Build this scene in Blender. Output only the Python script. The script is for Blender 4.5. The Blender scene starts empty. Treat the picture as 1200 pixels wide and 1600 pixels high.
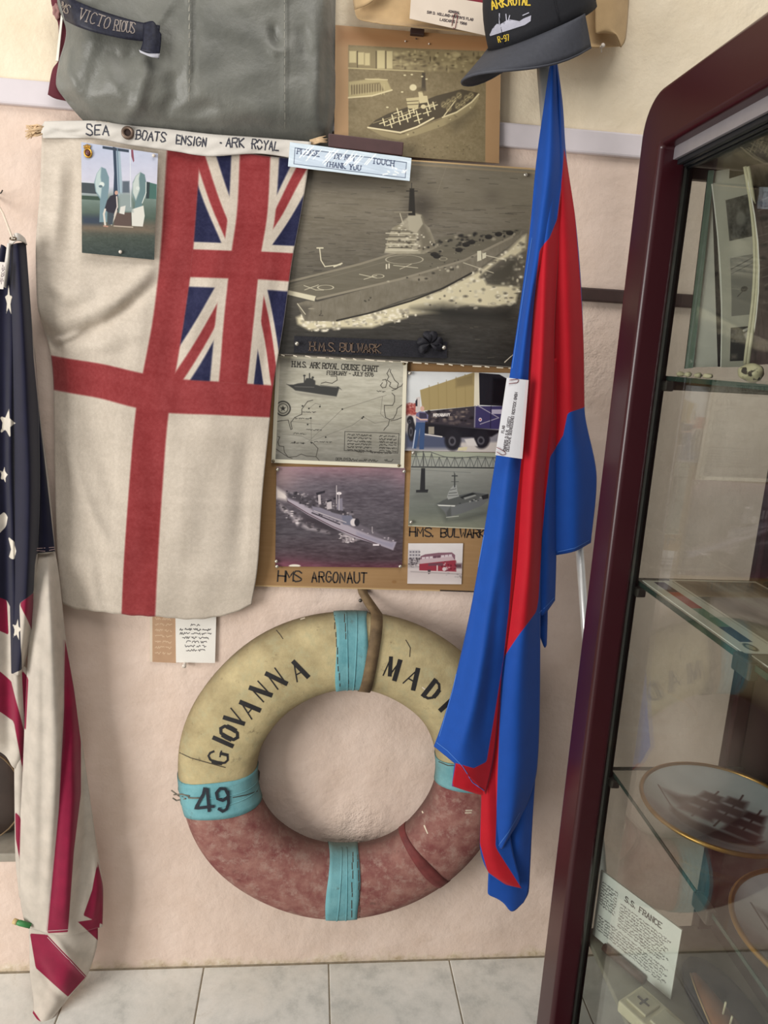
import bpy, bmesh, math, random
import numpy as np
from mathutils import Vector, Matrix
from mathutils.bvhtree import BVHTree

random.seed(7); RNG = np.random.default_rng(11)
S = bpy.context.scene
COL = S.collection

# ------------------------------------------------------------------ camera, sky, lamps, exposure
F = 1153.0
_x = np.array([11200., -370., -1153.]); _x /= np.linalg.norm(_x)
_d = np.array([-110., 260., -1153.]); _d -= _x * (_x @ _d); _d /= np.linalg.norm(_d)
R = np.array([_x, _d, np.cross(_x, _d)])
CAM = np.array([0., -1.56, 1.5])
cd = bpy.data.cameras.new('camera'); cam = bpy.data.objects.new('camera', cd); COL.objects.link(cam)
cd.sensor_fit = 'VERTICAL'; cd.sensor_height = 36; cd.lens = F / 1600 * 36; cd.clip_start = 0.02
cam.matrix_world = Matrix([[*R[0], CAM[0]], [*R[1], CAM[1]], [*R[2], CAM[2]], [0, 0, 0, 1]])
S.camera = cam

w = bpy.data.worlds.new('world'); S.world = w; w.use_nodes = True
w.node_tree.nodes['Background'].inputs[0].default_value = (1.0, 0.975, 0.95, 1)
w.node_tree.nodes['Background'].inputs[1].default_value = 0.42


def area(name, loc, target, sx, sy, power, col):
    l = bpy.data.lights.new(name, 'AREA'); l.shape = 'RECTANGLE'; l.size = sx; l.size_y = sy
    l.energy = power; l.color = col
    o = bpy.data.objects.new(name, l); COL.objects.link(o)
    o.location = loc; o.rotation_euler = (Vector(target) - Vector(loc)).to_track_quat('-Z', 'Y').to_euler()
    return o


area('window_light', (-3.1, -2.5, 1.25), (0.1, 0.0, 0.7), 1.8, 2.0, 150, (1.0, 0.975, 0.94))
area('ceiling_light', (0.1, -1.5, 3.3), (0.1, -0.25, 1.0), 1.6, 1.2, 30, (1.0, 0.96, 0.91))
S.view_settings.view_transform = 'Standard'; S.view_settings.look = 'None'
S.view_settings.gamma = 1; S.view_settings.use_curve_mapping = False
S.view_settings.exposure = -0.06
S.cycles.max_bounces = 10; S.cycles.transparent_max_bounces = 24; S.cycles.glossy_bounces = 6
S.cycles.caustics_reflective = False; S.cycles.caustics_refractive = False
try:
    S.cycles.use_denoising = True
except Exception:
    pass


# ------------------------------------------------------------------ geometry of the place: a ray of view met with a real plane
def rays(px, py):
    px = np.asarray(px, float); py = np.asarray(py, float)
    v = np.stack([px - 600, 800 - py, np.full_like(px, -F)], -1)
    return v @ R.T


def at(px, py, y=0.0):
    r = rays(px, py); t = (np.asarray(y, float) - CAM[1]) / r[..., 1]
    return CAM + r * t[..., None]


def atx(px, py, x):
    r = rays(px, py); t = (x - CAM[0]) / r[..., 0]
    return CAM + r * t[..., None]


def atz(px, py, z):
    r = rays(px, py); t = (z - CAM[2]) / r[..., 2]
    return CAM + r * t[..., None]


# ------------------------------------------------------------------ materials
def lin(c):
    c = [x / 255 for x in c]
    return tuple(x / 12.92 if x <= .04045 else ((x + .055) / 1.055) ** 2.4 for x in c) + (1,)


class NT:
    def __init__(s, name):
        s.m = bpy.data.materials.new(name); s.m.use_nodes = True; s.t = s.m.node_tree
        s.b = s.t.nodes['Principled BSDF']

    def n(s, typ, **kw):
        nd = s.t.nodes.new(typ)
        for k, v in kw.items():
            if k.startswith('i_'):
                key = k[2:]; key = int(key) if key.isdigit() else key
                nd.inputs[key].default_value = v
            else:
                setattr(nd, k, v)
        return nd

    def l(s, a, b): s.t.links.new(a, b)

    def coord(s, kind='Object', scale=(1, 1, 1)):
        tc = s.n('ShaderNodeTexCoord'); mp = s.n('ShaderNodeMapping'); mp.inputs['Scale'].default_value = scale
        s.l(tc.outputs[kind], mp.inputs[0]); return mp.outputs[0]

    def noise(s, scale, detail=3, vec=None, rough=.55):
        nd = s.n('ShaderNodeTexNoise'); nd.inputs['Scale'].default_value = scale
        nd.inputs['Detail'].default_value = detail; nd.inputs['Roughness'].default_value = rough
        s.l(vec if vec is not None else s.coord(), nd.inputs['Vector']); return nd.outputs['Fac']

    def ramp(s, fac, stops):
        nd = s.n('ShaderNodeValToRGB'); e = nd.color_ramp.elements
        while len(e) < len(stops): e.new(0.5)
        for q, (p, c) in zip(e, stops): q.position = p; q.color = c
        s.l(fac, nd.inputs[0]); return nd.outputs[0]

    def mix(s, fac, a, b, mode='MIX'):
        nd = s.n('ShaderNodeMix', data_type='RGBA', blend_type=mode)
        for v, i in ((fac, 0), (a, 6), (b, 7)):
            if hasattr(v, 'links') or hasattr(v, 'is_linked'): s.l(v, nd.inputs[i])
            else: nd.inputs[i].default_value = v
        return nd.outputs[2]

    def step(s, attr, lo, hi):
        a = s.n('ShaderNodeAttribute', attribute_name=attr)
        m = s.n('ShaderNodeMapRange'); m.inputs[1].default_value = lo; m.inputs[2].default_value = hi
        s.l(a.outputs['Fac'], m.inputs[0]); return m.outputs[0]

    def bump(s, h, strength=.3, dist=.002):
        nd = s.n('ShaderNodeBump'); nd.inputs['Strength'].default_value = strength; nd.inputs['Distance'].default_value = dist
        s.l(h, nd.inputs['Height'])
        prev = s.b.inputs['Normal'].links
        if prev: s.l(prev[0].from_socket, nd.inputs['Normal'])
        s.l(nd.outputs[0], s.b.inputs['Normal'])

    def base(s, c):
        if isinstance(c, tuple): s.b.inputs['Base Color'].default_value = c
        else: s.l(c, s.b.inputs['Base Color'])

    def set(s, rough=.6, metal=0., spec=.5, coat=0., sheen=0.):
        s.b.inputs['Roughness'].default_value = rough; s.b.inputs['Metallic'].default_value = metal
        s.b.inputs['Specular IOR Level'].default_value = spec; s.b.inputs['Coat Weight'].default_value = coat
        s.b.inputs['Sheen Weight'].default_value = sheen
        return s.m


def plain(name, c, rough=.6, metal=0., var=.12, scale=40., bump=0., spec=.5, coat=0.):
    t = NT(name); a = lin(c); f = t.noise(scale, 4)
    dark = tuple(x * (1 - var) for x in a[:3]) + (1,); lite = tuple(min(1, x * (1 + var)) for x in a[:3]) + (1,)
    t.base(t.ramp(f, [(.3, dark), (.7, lite)]))
    if bump: t.bump(f, bump, .001)
    return t.set(rough, metal, spec, coat)


def fabric(name, c, rough=.85, weave=900., var=.10, sheen=.15, layers=(), spec=.25, dirt=None):
    """cloth: base dye, then dyed areas given by distance attributes on the cloth"""
    t = NT(name); col = lin(c); cur = col
    if dirt: cur = t.mix(t.ramp(t.noise(9, 5), [(.5, (0, 0, 0, 1)), (.75, (dirt[1],) * 3 + (1,))]), cur, lin(dirt[0]))
    for attr, lc in layers:
        cur = t.mix(t.step(attr, -.5, .5), cur, lin(lc))
    f = t.noise(28, 4)
    lo = (1 - var,) * 3 + (1,); hi = (1 + var * .4,) * 3 + (1,)
    cur = t.mix(1.0, cur, t.ramp(f, [(.3, lo), (.7, hi)]), 'MULTIPLY')
    t.base(cur)
    v = t.coord('Object')
    t.bump(t.noise(weave, 1, v), .35, .0006)
    return t.set(rough, 0, spec, 0, sheen)


def glass(name, tint=(.895, .915, .90, 1), ior=1.6, rough=.02):
    m = bpy.data.materials.new(name); m.use_nodes = True; t = m.node_tree; t.nodes.clear()
    o = t.nodes.new('ShaderNodeOutputMaterial'); mx = t.nodes.new('ShaderNodeMixShader')
    tr = t.nodes.new('ShaderNodeBsdfTransparent'); tr.inputs[0].default_value = tint
    gl = t.nodes.new('ShaderNodeBsdfGlossy'); gl.inputs['Roughness'].default_value = rough
    fr = t.nodes.new('ShaderNodeFresnel'); fr.inputs[0].default_value = ior
    ge = t.nodes.new('ShaderNodeNewGeometry'); mr = t.nodes.new('ShaderNodeMapRange')   # the far side of a thin pane reflects like the near one
    mr.inputs[3].default_value = ior; mr.inputs[4].default_value = 1 / ior
    t.links.new(ge.outputs['Backfacing'], mr.inputs[0]); t.links.new(mr.outputs[0], fr.inputs[0])
    t.links.new(fr.outputs[0], mx.inputs[0]); t.links.new(tr.outputs[0], mx.inputs[1]); t.links.new(gl.outputs[0], mx.inputs[2])
    t.links.new(mx.outputs[0], o.inputs[0])
    return m


# ------------------------------------------------------------------ objects
def link(name, me, mats=None, parent=None, smooth=False):
    o = bpy.data.objects.new(name, me); COL.objects.link(o)
    for m in (mats if isinstance(mats, (list, tuple)) else [mats] if mats else []):
        me.materials.append(m)
    if smooth and len(me.polygons): me.polygons.foreach_set('use_smooth', [True] * len(me.polygons))
    put(o, parent); return o


def put(o, parent):
    if parent is not None:
        o.parent = parent
        if parent.type == 'EMPTY': o.matrix_parent_inverse = Matrix.Translation(-parent.location)


def tag(o, label, cat, group=None, kind=None):
    o['label'] = label; o['category'] = cat
    if group: o['group'] = group
    if kind: o['kind'] = kind
    return o


def thing(name, label, cat, loc, group=None):
    e = bpy.data.objects.new(name, None); COL.objects.link(e); e.empty_display_size = .03
    e.location = Vector([float(v) for v in loc]); return tag(e, label, cat, group)


def pydata(name, verts, faces, mats=None, parent=None, smooth=False):
    me = bpy.data.meshes.new(name); me.from_pydata([tuple(map(float, v)) for v in verts], [], [tuple(map(int, f)) for f in faces])
    me.update(); return link(name, me, mats, parent, smooth)


def from_bm(name, bm, mats=None, parent=None, smooth=False):
    me = bpy.data.meshes.new(name); bm.normal_update(); bm.to_mesh(me); bm.free()
    return link(name, me, mats, parent, smooth)


def bevel(o, wdt=.002, seg=2):
    m = o.modifiers.new('bevel', 'BEVEL'); m.width = wdt; m.segments = seg; m.limit_method = 'ANGLE'; return m


def box(name, lo, hi, mat, parent=None, bev=.002):
    bm = bmesh.new(); bmesh.ops.create_cube(bm, size=1)
    lo, hi = Vector(lo), Vector(hi); c = (lo + hi) / 2; d = hi - lo
    for v in bm.verts: v.co = Vector((v.co.x * d.x, v.co.y * d.y, v.co.z * d.z)) + c
    o = from_bm(name, bm, mat, parent)
    if bev: bevel(o, bev)
    return o


def tube_bm(bm, pts, rad, seg=10, cap=True):
    pts = [Vector([float(q) for q in p]) for p in pts]; n = len(pts)
    rad = rad if isinstance(rad, (list, tuple)) else [rad] * n
    rings = []; up = None
    for i, p in enumerate(pts):
        t = (pts[min(i + 1, n - 1)] - pts[max(i - 1, 0)]).normalized()
        if up is None: up = t.orthogonal().normalized()
        up = (up - t * up.dot(t)).normalized(); sd = t.cross(up)
        rings.append([bm.verts.new(p + (up * math.cos(a) + sd * math.sin(a)) * rad[i]) for a in [2 * math.pi * k / seg for k in range(seg)]])
    for a, b in zip(rings, rings[1:]):
        for k in range(seg): bm.faces.new((a[k], a[(k + 1) % seg], b[(k + 1) % seg], b[k]))
    if cap: bm.faces.new(rings[0][::-1]); bm.faces.new(rings[-1])


def tube(name, pts, rad, mat, parent=None, seg=10):
    bm = bmesh.new(); tube_bm(bm, pts, rad, seg); return from_bm(name, bm, mat, parent, True)


def pchip(ts, V, tq):
    """monotone cubic interpolation along axis 0"""
    ts = np.asarray(ts, float); V = np.asarray(V, float); h = np.diff(ts)[:, None] if V.ndim == 2 else np.diff(ts).reshape((-1,) + (1,) * (V.ndim - 1))
    d = np.diff(V, axis=0) / h; m = np.zeros_like(V)
    if len(ts) > 2:
        a, b = d[:-1], d[1:]; same = (a * b) > 0
        with np.errstate(divide='ignore', invalid='ignore'):
            hm = np.where(same, 2 * a * b / np.where(a + b == 0, 1, a + b), 0)
        m[1:-1] = .5 * hm + .5 * np.where(same, np.sign(a) * np.minimum(np.abs(a + b) / 2, 2 * np.minimum(abs(a), abs(b))), 0)
    m[0] = d[0]; m[-1] = d[-1]
    k = np.clip(np.searchsorted(ts, tq, side='right') - 1, 0, len(ts) - 2)
    hh = np.diff(ts)[k]; s = (np.asarray(tq) - ts[k]) / hh
    sh = (-1,) + (1,) * (V.ndim - 1); s = s.reshape(sh); hh = hh.reshape(sh)
    return V[k] * (2 * s**3 - 3 * s**2 + 1) + m[k] * hh * (s**3 - 2 * s**2 + s) + V[k + 1] * (-2 * s**3 + 3 * s**2) + m[k + 1] * hh * (s**3 - s**2)


def seg_dist(X, Y, p, q):
    px, py = p; dx, dy = q[0] - px, q[1] - py; L = dx * dx + dy * dy + 1e-12
    t = np.clip(((X - px) * dx + (Y - py) * dy) / L, 0, 1)
    return np.hypot(X - px - t * dx, Y - py - t * dy), t


def poly_sd(X, Y, poly):
    ins = np.zeros(X.shape, bool); d = np.full(X.shape, 1e9); n = len(poly)
    for i in range(n):
        (x0, y0), (x1, y1) = poly[i], poly[(i + 1) % n]
        d = np.minimum(d, seg_dist(X, Y, (x0, y0), (x1, y1))[0])
        if y0 != y1: ins ^= ((y0 > Y) != (y1 > Y)) & (X < (x1 - x0) * (Y - y0) / (y1 - y0) + x0)
    return np.where(ins, d, -d)


def polys_sd(X, Y, polys):
    o = np.full(X.shape, -1e9)
    for p in polys: o = np.maximum(o, poly_sd(X, Y, p))
    return o


def relief(X, Y, ridges):
    """folds: each ridge is a polyline on the cloth with a half width and a height in metres"""
    o = np.zeros(X.shape)
    for pts, wd, h in ridges:
        b = np.zeros(X.shape); n = len(pts) - 1
        for i in range(n):
            d, t = seg_dist(X, Y, pts[i], pts[i + 1]); s = (i + t) / n
            b = np.maximum(b, np.exp(-(d / wd) ** 2) * (1 - .75 * np.abs(2 * s - 1) ** 3))
        o += h * b
    return o


def sheet_arrays(rows, nu, nv, us=None, vs=None):
    A = np.array(rows, float); K, M = A.shape[:2]
    vs = np.linspace(0, 1, K) if vs is None else np.array(vs); us = np.linspace(0, 1, M) if us is None else np.array(us)
    uq, vq = np.linspace(0, 1, nu), np.linspace(0, 1, nv)
    B = pchip(vs, A, vq); B = pchip(us, B.transpose(1, 0, 2), uq).transpose(1, 0, 2)
    U, V = np.meshgrid(uq, vq)
    return B[..., 0], B[..., 1], B[..., 2], U, V


def grid_mesh(name, sheets, mats, parent=None, thick=.0012, attrs=(), jitter=0.0):
    """sheets: list of (X px, Y px, depth y) grids of one cloth; attrs: {name: fn(X,Y)}"""
    V, Fc, UV, AT = [], [], [], {a: [] for a, _ in attrs}; off = 0
    for sh in sheets:
        X, Y, D = sh[:3]; nv, nu = X.shape
        P = at(X, Y, D).reshape(-1, 3); V.append(P)
        i = np.arange(nv * nu).reshape(nv, nu) + off
        Fc.append(np.stack([i[:-1, :-1], i[1:, :-1], i[1:, 1:], i[:-1, 1:]], -1).reshape(-1, 4))
        u = sh[3] if len(sh) > 3 else np.linspace(0, 1, nu)[None].repeat(nv, 0); v = sh[4] if len(sh) > 4 else np.linspace(0, 1, nv)[:, None].repeat(nu, 1)
        UV.append(np.stack([u, 1 - v], -1).reshape(-1, 2))
        for a, fn in attrs: AT[a].append(fn(X, Y).ravel())
        off += nv * nu
    V = np.concatenate(V); Fc = np.concatenate(Fc); UV = np.concatenate(UV)
    me = bpy.data.meshes.new(name); me.from_pydata(V.tolist(), [], Fc.tolist()); me.update()
    uvl = me.uv_layers.new(name='uv'); uvl.data.foreach_set('uv', UV[Fc.ravel()].ravel())
    for a in AT:
        at_ = me.attributes.new(a, 'FLOAT', 'POINT'); at_.data.foreach_set('value', np.clip(np.concatenate(AT[a]), -50, 50).astype(np.float32))
    o = link(name, me, mats, parent, True)
    if thick:
        m = o.modifiers.new('thickness', 'SOLIDIFY'); m.thickness = thick; m.offset = 0
    return o


class Hit:
    """where a ray of view meets a surface already built: used to lay paint and stitching on it"""
    def __init__(s, *objs):
        vs, fs = [], []
        for o in objs:
            me = o.data; n = len(vs)
            vs += [v.co.copy() for v in me.vertices]; fs += [tuple(i + n for i in p.vertices) for p in me.polygons]
        s.t = BVHTree.FromPolygons(vs, fs)

    def __call__(s, px, py):
        r = Vector(rays(px, py)).normalized(); h = s.t.ray_cast(Vector(CAM), r)
        return h


def plane_hit(y):
    def f(px, py): return (Vector(at(px, py, y)), Vector((0, -1, 0)), 0, 0)
    return f


# ------------------------------------------------------------------ lettering: a small stroke alphabet
GL = dict(A='00 38 60|13 53', B='00 08 48 67 65 44 04|44 63 61 40 00', C='67 48 28 06 02 20 40 61', D='00 08 38 66 62 30 00',
          E='60 00 08 68|04 44', F='00 08 68|04 44', G='67 48 28 06 02 20 40 62 64 34', H='00 08|60 68|04 64', I='30 38',
          J='02 10 30 52 58', K='00 08|68 04 60', L='08 00 60', M='00 08 33 68 60', N='00 08 60 68', O='20 02 06 28 48 66 62 40 20',
          P='00 08 48 67 65 44 04', Q='20 02 06 28 48 66 62 40 20|42 60', R='00 08 48 67 65 44 04|34 60', S='67 48 18 06 15 53 62 61 40 10 01',
          T='08 68|38 30', U='08 02 20 40 62 68', V='08 30 68', W='08 10 35 50 68', X='00 68|08 60', Y='08 34 68|34 30', Z='08 68 00 60')
GL.update({'0': GL['O'], '1': '16 38 30', '2': '06 18 48 66 65 00 60', '3': '07 18 48 66 54 24|54 62 40 10 01', '4': '50 58 03 73',
           '5': '68 08 05 45 63 61 40 10 01', '6': '57 28 05 02 20 40 62 63 45 04', '7': '08 68 20', '8': '24 06 18 48 66 44 24 02 10 50 62 44',
           '9': '64 33 05 07 28 48 67 62 40 10', '.': '20 21', '-': '14 54', '(': '48 26 22 40', ')': '28 46 42 20', "'": '38 36', '&': '60 16 28 46 03 20 63'})


def letters(text, x, y, ang, h, wid=.7, gap=.28, serif=0., jit=0., arc=0.):
    """strokes (in px, y down) of a line of text starting at x,y with baseline direction ang (degrees, downwards positive)"""
    out = []; pen = 0.; ca, sa = math.cos(math.radians(ang)), math.sin(math.radians(ang))
    for ch in text:
        if ch == ' ': pen += h * (wid * .75 + gap * .6); continue
        g = GL[ch.upper()]; narrow = .45 if ch in "I.'1" else 1.
        for st in g.split('|'):
            pts = [(int(c[0]) / 6, int(c[1]) / 8) for c in st.split()]
            if ch in "I.'1": pts = [(a - .28, b) for a, b in pts]
            pts = [(a * wid * h + random.uniform(-jit, jit) * h, b * h + random.uniform(-jit, jit) * h) for a, b in pts]
            sets = [pts]
            if serif and ch not in ".-'()":
                for e, nb in ((pts[0], pts[1]), (pts[-1], pts[-2])):
                    if abs(e[0] - nb[0]) < .25 * h * wid or e[1] in (0, h):
                        sets.append([(e[0] - serif * h, e[1]), (e[0] + serif * h, e[1])])
            for q in sets:
                out.append([(x + (pen + a) * ca + b * sa, y + (pen + a) * sa - b * ca) for a, b in q])
        pen += h * (wid * narrow + gap)
    return out


def scribble(x, y, ang, length, h):
    """small print that cannot be read in the photograph: word-like rows of strokes"""
    out = []; pen = 0.; ca, sa = math.cos(math.radians(ang)), math.sin(math.radians(ang))
    while pen < length:
        wl = random.uniform(2, 6) * h
        pts = []; p = pen
        while p < min(pen + wl, length):
            pts.append((p, random.choice((0, .45, .8, 1)) * h)); p += h * .42
        if len(pts) > 1: out.append([(x + a * ca + b * sa, y + a * sa - b * ca) for a, b in pts])
        pen += wl + h * .7
    return out


def stroke_mesh(name, strokes, width, hit, mat, parent=None, eps=.0006, step=6.):
    V, Fc = [], []
    for st in strokes:
        wd = width
        if isinstance(st, tuple): st, wd = st
        pts = [st[0]]
        for a, b in zip(st, st[1:]):
            n = max(1, int(math.hypot(b[0] - a[0], b[1] - a[1]) / step))
            pts += [(a[0] + (b[0] - a[0]) * k / n, a[1] + (b[1] - a[1]) * k / n) for k in range(1, n + 1)]
        prev = None; n = len(pts)
        for i, p in enumerate(pts):
            a, b = pts[max(i - 1, 0)], pts[min(i + 1, n - 1)]
            tx, ty = b[0] - a[0], b[1] - a[1]; L = math.hypot(tx, ty) or 1; nx, ny = -ty / L, tx / L
            ex = (-1 if i == 0 else 1 if i == n - 1 else 0) * wd * .35
            row = []
            for s in (-.5, .5):
                h = hit(p[0] + nx * wd * s + tx / L * ex, p[1] + ny * wd * s + ty / L * ex)
                if h[0] is None: row = None; break
                row.append(len(V)); V.append(h[0] + h[1] * eps if h[1].dot(Vector((0, -1, .3))) > 0 else h[0] - h[1] * eps)
            if row and prev: Fc.append((prev[0], row[0], row[1], prev[1]))
            prev = row
    return pydata(name, V, Fc, mat, parent)


def fill_mesh(name, polys, hit, mat, parent=None, eps=.0008, cell=3.):
    """flat painted shapes laid on a surface: each polygon given in px, cut fine so that it follows the form"""
    V, Fc = [], []
    for poly in polys:
        bm = bmesh.new(); bm.faces.new([bm.verts.new((x, y, 0)) for x, y in poly])
        bmesh.ops.triangulate(bm, faces=bm.faces[:])
        for _ in range(5):
            es = [e for e in bm.edges if e.calc_length() > cell * 2]
            if not es: break
            bmesh.ops.subdivide_edges(bm, edges=es, cuts=1); bmesh.ops.triangulate(bm, faces=bm.faces[:])
        bm.verts.index_update(); idx = {}
        for v in bm.verts:
            h = hit(v.co.x, v.co.y)
            if h[0] is None: continue
            n = h[1] if h[1].dot(Vector((0, -1, .3))) > 0 else -h[1]
            idx[v.index] = len(V); V.append(h[0] + n * eps)
        for f in bm.faces:
            if all(v.index in idx for v in f.verts): Fc.append([idx[v.index] for v in f.verts])
        bm.free()
    return pydata(name, V, Fc, mat, parent)


# ------------------------------------------------------------------ printed matter: painted in code, coordinates are places on the print
def vnoise(shape, sx, sy, octv=4, seed=0):
    r = np.random.default_rng(seed); o = np.zeros(shape); amp = 1.; tot = 0.
    yy, xx = np.mgrid[0:shape[0], 0:shape[1]].astype(float)
    for k in range(octv):
        gx, gy = max(2, int(shape[1] / sx * 2**k) + 2), max(2, int(shape[0] / sy * 2**k) + 2)
        g = r.random((gy + 1, gx + 1)); fx = xx / shape[1] * (gx - 1); fy = yy / shape[0] * (gy - 1)
        ix, iy = fx.astype(int), fy.astype(int); fx -= ix; fy -= iy
        fx = fx * fx * (3 - 2 * fx); fy = fy * fy * (3 - 2 * fy)
        o += amp * ((g[iy, ix] * (1 - fx) + g[iy, ix + 1] * fx) * (1 - fy) + (g[iy + 1, ix] * (1 - fx) + g[iy + 1, ix + 1] * fx) * fy)
        tot += amp; amp *= .55
    return o / tot - .5


class Print:
    def __init__(s, name, corners, res=2.6, base=(200, 200, 200)):
        s.name = name; s.c = [np.array(c, float) for c in corners]; tl, tr, br, bl = s.c
        s.w = int(np.hypot(*(tr - tl)) * res); s.h = int(np.hypot(*(bl - tl)) * res)
        u, v = np.meshgrid((np.arange(s.w) + .5) / s.w, (np.arange(s.h) + .5) / s.h); u, v = u[..., None], v[..., None]
        P = tl * (1 - u) * (1 - v) + tr * u * (1 - v) + br * u * v + bl * (1 - u) * v
        s.X, s.Y = P[..., 0], P[..., 1]; s.res = res
        s.a = np.empty((s.h, s.w, 3)); s.a[:] = base
        s.xr = (s.X.min(0), s.X.max(0)); s.yr = (s.Y.min(1), s.Y.max(1))

    def sl(s, x0, x1, y0, y1):
        c = np.where((s.xr[1] >= x0) & (s.xr[0] <= x1))[0]; r = np.where((s.yr[1] >= y0) & (s.yr[0] <= y1))[0]
        if not len(c) or not len(r): return None
        return slice(r[0], r[-1] + 1), slice(c[0], c[-1] + 1)

    def blend(s, sl, cov, col):
        cov = np.clip(cov, 0, 1)[..., None]; s.a[sl] = s.a[sl] * (1 - cov) + np.array(col, float) * cov

    def poly(s, pts, col, a=1., soft=.4):
        xs, ys = [p[0] for p in pts], [p[1] for p in pts]
        q = s.sl(min(xs) - soft, max(xs) + soft, min(ys) - soft, max(ys) + soft)
        if q: s.blend(q, (poly_sd(s.X[q], s.Y[q], pts) / soft * .5 + .5) * a, col)

    def rect(s, x0, y0, x1, y1, col, a=1., soft=.4): s.poly([(x0, y0), (x1, y0), (x1, y1), (x0, y1)], col, a, soft)

    def line(s, pts, wd, col, a=1., soft=.35):
        for p, r in zip(pts, pts[1:]):
            q = s.sl(min(p[0], r[0]) - wd, max(p[0], r[0]) + wd, min(p[1], r[1]) - wd, max(p[1], r[1]) + wd)
            if q: s.blend(q, ((wd / 2 - seg_dist(s.X[q], s.Y[q], p, r)[0]) / soft * .5 + .5) * a, col)

    def lines(s, sts, wd, col, a=1.):
        for st in sts: s.line(st, wd, col, a)

    def ell(s, x, y, rx, ry, col, a=1., soft=.15, ring=0.):
        q = s.sl(x - rx * 1.3, x + rx * 1.3, y - ry * 1.3, y + ry * 1.3)
        if not q: return
        d = np.hypot((s.X[q] - x) / rx, (s.Y[q] - y) / ry)
        s.blend(q, (((ring - np.abs(d - 1)) if ring else (1 - d)) / soft * .5 + .5) * a, col)

    def glow(s, x, y, rx, ry, col, a=1.):
        d = ((s.X - x) / rx) ** 2 + ((s.Y - y) / ry) ** 2
        s.blend((slice(None), slice(None)), np.exp(-d) * a, col)

    def vgrad(s, stops):
        ys = [p[0] for p in stops]
        for k in range(3): s.a[..., k] = np.interp(s.Y, ys, [p[1][k] for p in stops])

    def noise(s, amp, sx, sy, octv=4, seed=0, mask=None):
        n = vnoise(s.a.shape[:2], sx * s.res, sy * s.res, octv, seed) * 2 * amp
        if mask is not None: n = n * mask
        s.a += n[..., None]

    def speckle(s, poly, n, cols, r=(.5, 1.6), seed=0):
        g = random.Random(seed); xs, ys = [p[0] for p in poly], [p[1] for p in poly]; k = 0
        while k < n:
            x, y = g.uniform(min(xs), max(xs)), g.uniform(min(ys), max(ys)); k += 1
            if poly_sd(np.array(x), np.array(y), poly) < 0: continue
            s.ell(x, y, g.uniform(*r), g.uniform(*r) * .7, g.choice(cols), .8, .5)

    def image(s):
        im = bpy.data.images.new(s.name, s.w, s.h); a = np.ones((s.h, s.w, 4), np.float32)
        a[..., :3] = np.clip(s.a, 0, 255)[::-1] / 255; im.pixels.foreach_set(a.ravel()); im.update(); im.pack(); return im

    def mat(s, rough=.4, coat=0., bump=0.):
        t = NT(s.name); n = t.n('ShaderNodeTexImage'); n.image = s.image(); n.extension = 'EXTEND'
        u = t.n('ShaderNodeUVMap', uv_map='uv'); t.l(u.outputs[0], n.inputs[0]); t.base(n.outputs[0])
        if bump: t.bump(t.noise(60, 3), bump, .002)
        return t.set(rough, 0, .4, coat)


def board(name, corners, y, thick, front, side, parent=None, curl=None, n=8):
    """a card or print: its outline on the plane y, real thickness behind it; curl(u,v) lifts it off the plane (metres)"""
    tl, tr, br, bl = [at(c[0], c[1], y) for c in corners]
    u, v = np.meshgrid(np.linspace(0, 1, n + 1), np.linspace(0, 1, n + 1)); k = curl(u, v) if curl else np.zeros_like(u)
    u_, v_ = u[..., None], v[..., None]
    P = tl * (1 - u_) * (1 - v_) + tr * u_ * (1 - v_) + br * u_ * v_ + bl * (1 - u_) * v_
    P[..., 1] -= k; Q = P.copy(); Q[..., 1] += thick
    m = n + 1; i = np.arange(m * m).reshape(m, m); fr = np.stack([i[:-1, :-1], i[1:, :-1], i[1:, 1:], i[:-1, 1:]], -1).reshape(-1, 4)
    bk = fr[:, ::-1] + m * m
    rim = np.concatenate([i[0, :], i[1:, -1], i[-1, -2::-1], i[-2:0:-1, 0]]); r2 = np.roll(rim, -1)
    sd = np.stack([rim, r2, r2 + m * m, rim + m * m], -1)
    fs = np.concatenate([fr, bk, sd])
    me = bpy.data.meshes.new(name); me.from_pydata(np.concatenate([P.reshape(-1, 3), Q.reshape(-1, 3)]).tolist(), [], fs.tolist()); me.update()
    uv = np.stack([u, 1 - v], -1).reshape(-1, 2); uv = np.concatenate([uv, uv]); l = me.uv_layers.new(name='uv'); l.data.foreach_set('uv', uv[fs.ravel()].ravel())
    o = link(name, me, [front, side], parent)
    mi = np.zeros(len(fs), np.int32); mi[len(fr):] = 1; me.polygons.foreach_set('material_index', mi)
    return o


PIN = {}


def pin(px, py, y, mat, parent, size=.0042, clear=False):
    key = (mat.name, size)
    if key not in PIN:
        bm = bmesh.new(); prof = [(.25, .0), (.35, .9), (.9, 1.0), (1.0, 1.25), (.8, 1.7), (.4, 1.95), (0, 2.0)] if not clear else [(.6, 0), (.62, .3), (.4, .5), (.4, 1.6), (.8, 1.9), (.85, 2.3), (0, 2.35)]
        rings = []
        for r, d in prof: rings.append([bm.verts.new((math.cos(a) * r * size, -d * size, math.sin(a) * r * size)) for a in [2 * math.pi * k / 10 for k in range(10)]] if r else [bm.verts.new((0, -d * size, 0))])
        for a, b in zip(rings, rings[1:]):
            for k in range(10):
                f = (a[k], a[(k + 1) % 10], b[(k + 1) % 10], b[k]) if len(b) > 1 else (a[k], a[(k + 1) % 10], b[0])
                bm.faces.new(f)
        me = bpy.data.meshes.new('push_pin'); bmesh.ops.recalc_face_normals(bm, faces=bm.faces[:]); bm.to_mesh(me); bm.free(); me.materials.append(mat)
        me.polygons.foreach_set('use_smooth', [True] * len(me.polygons)); PIN[key] = me
    o = bpy.data.objects.new('push_pin', PIN[key]); COL.objects.link(o)
    put(o, parent); o.location = at(px, py, y); return o


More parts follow.
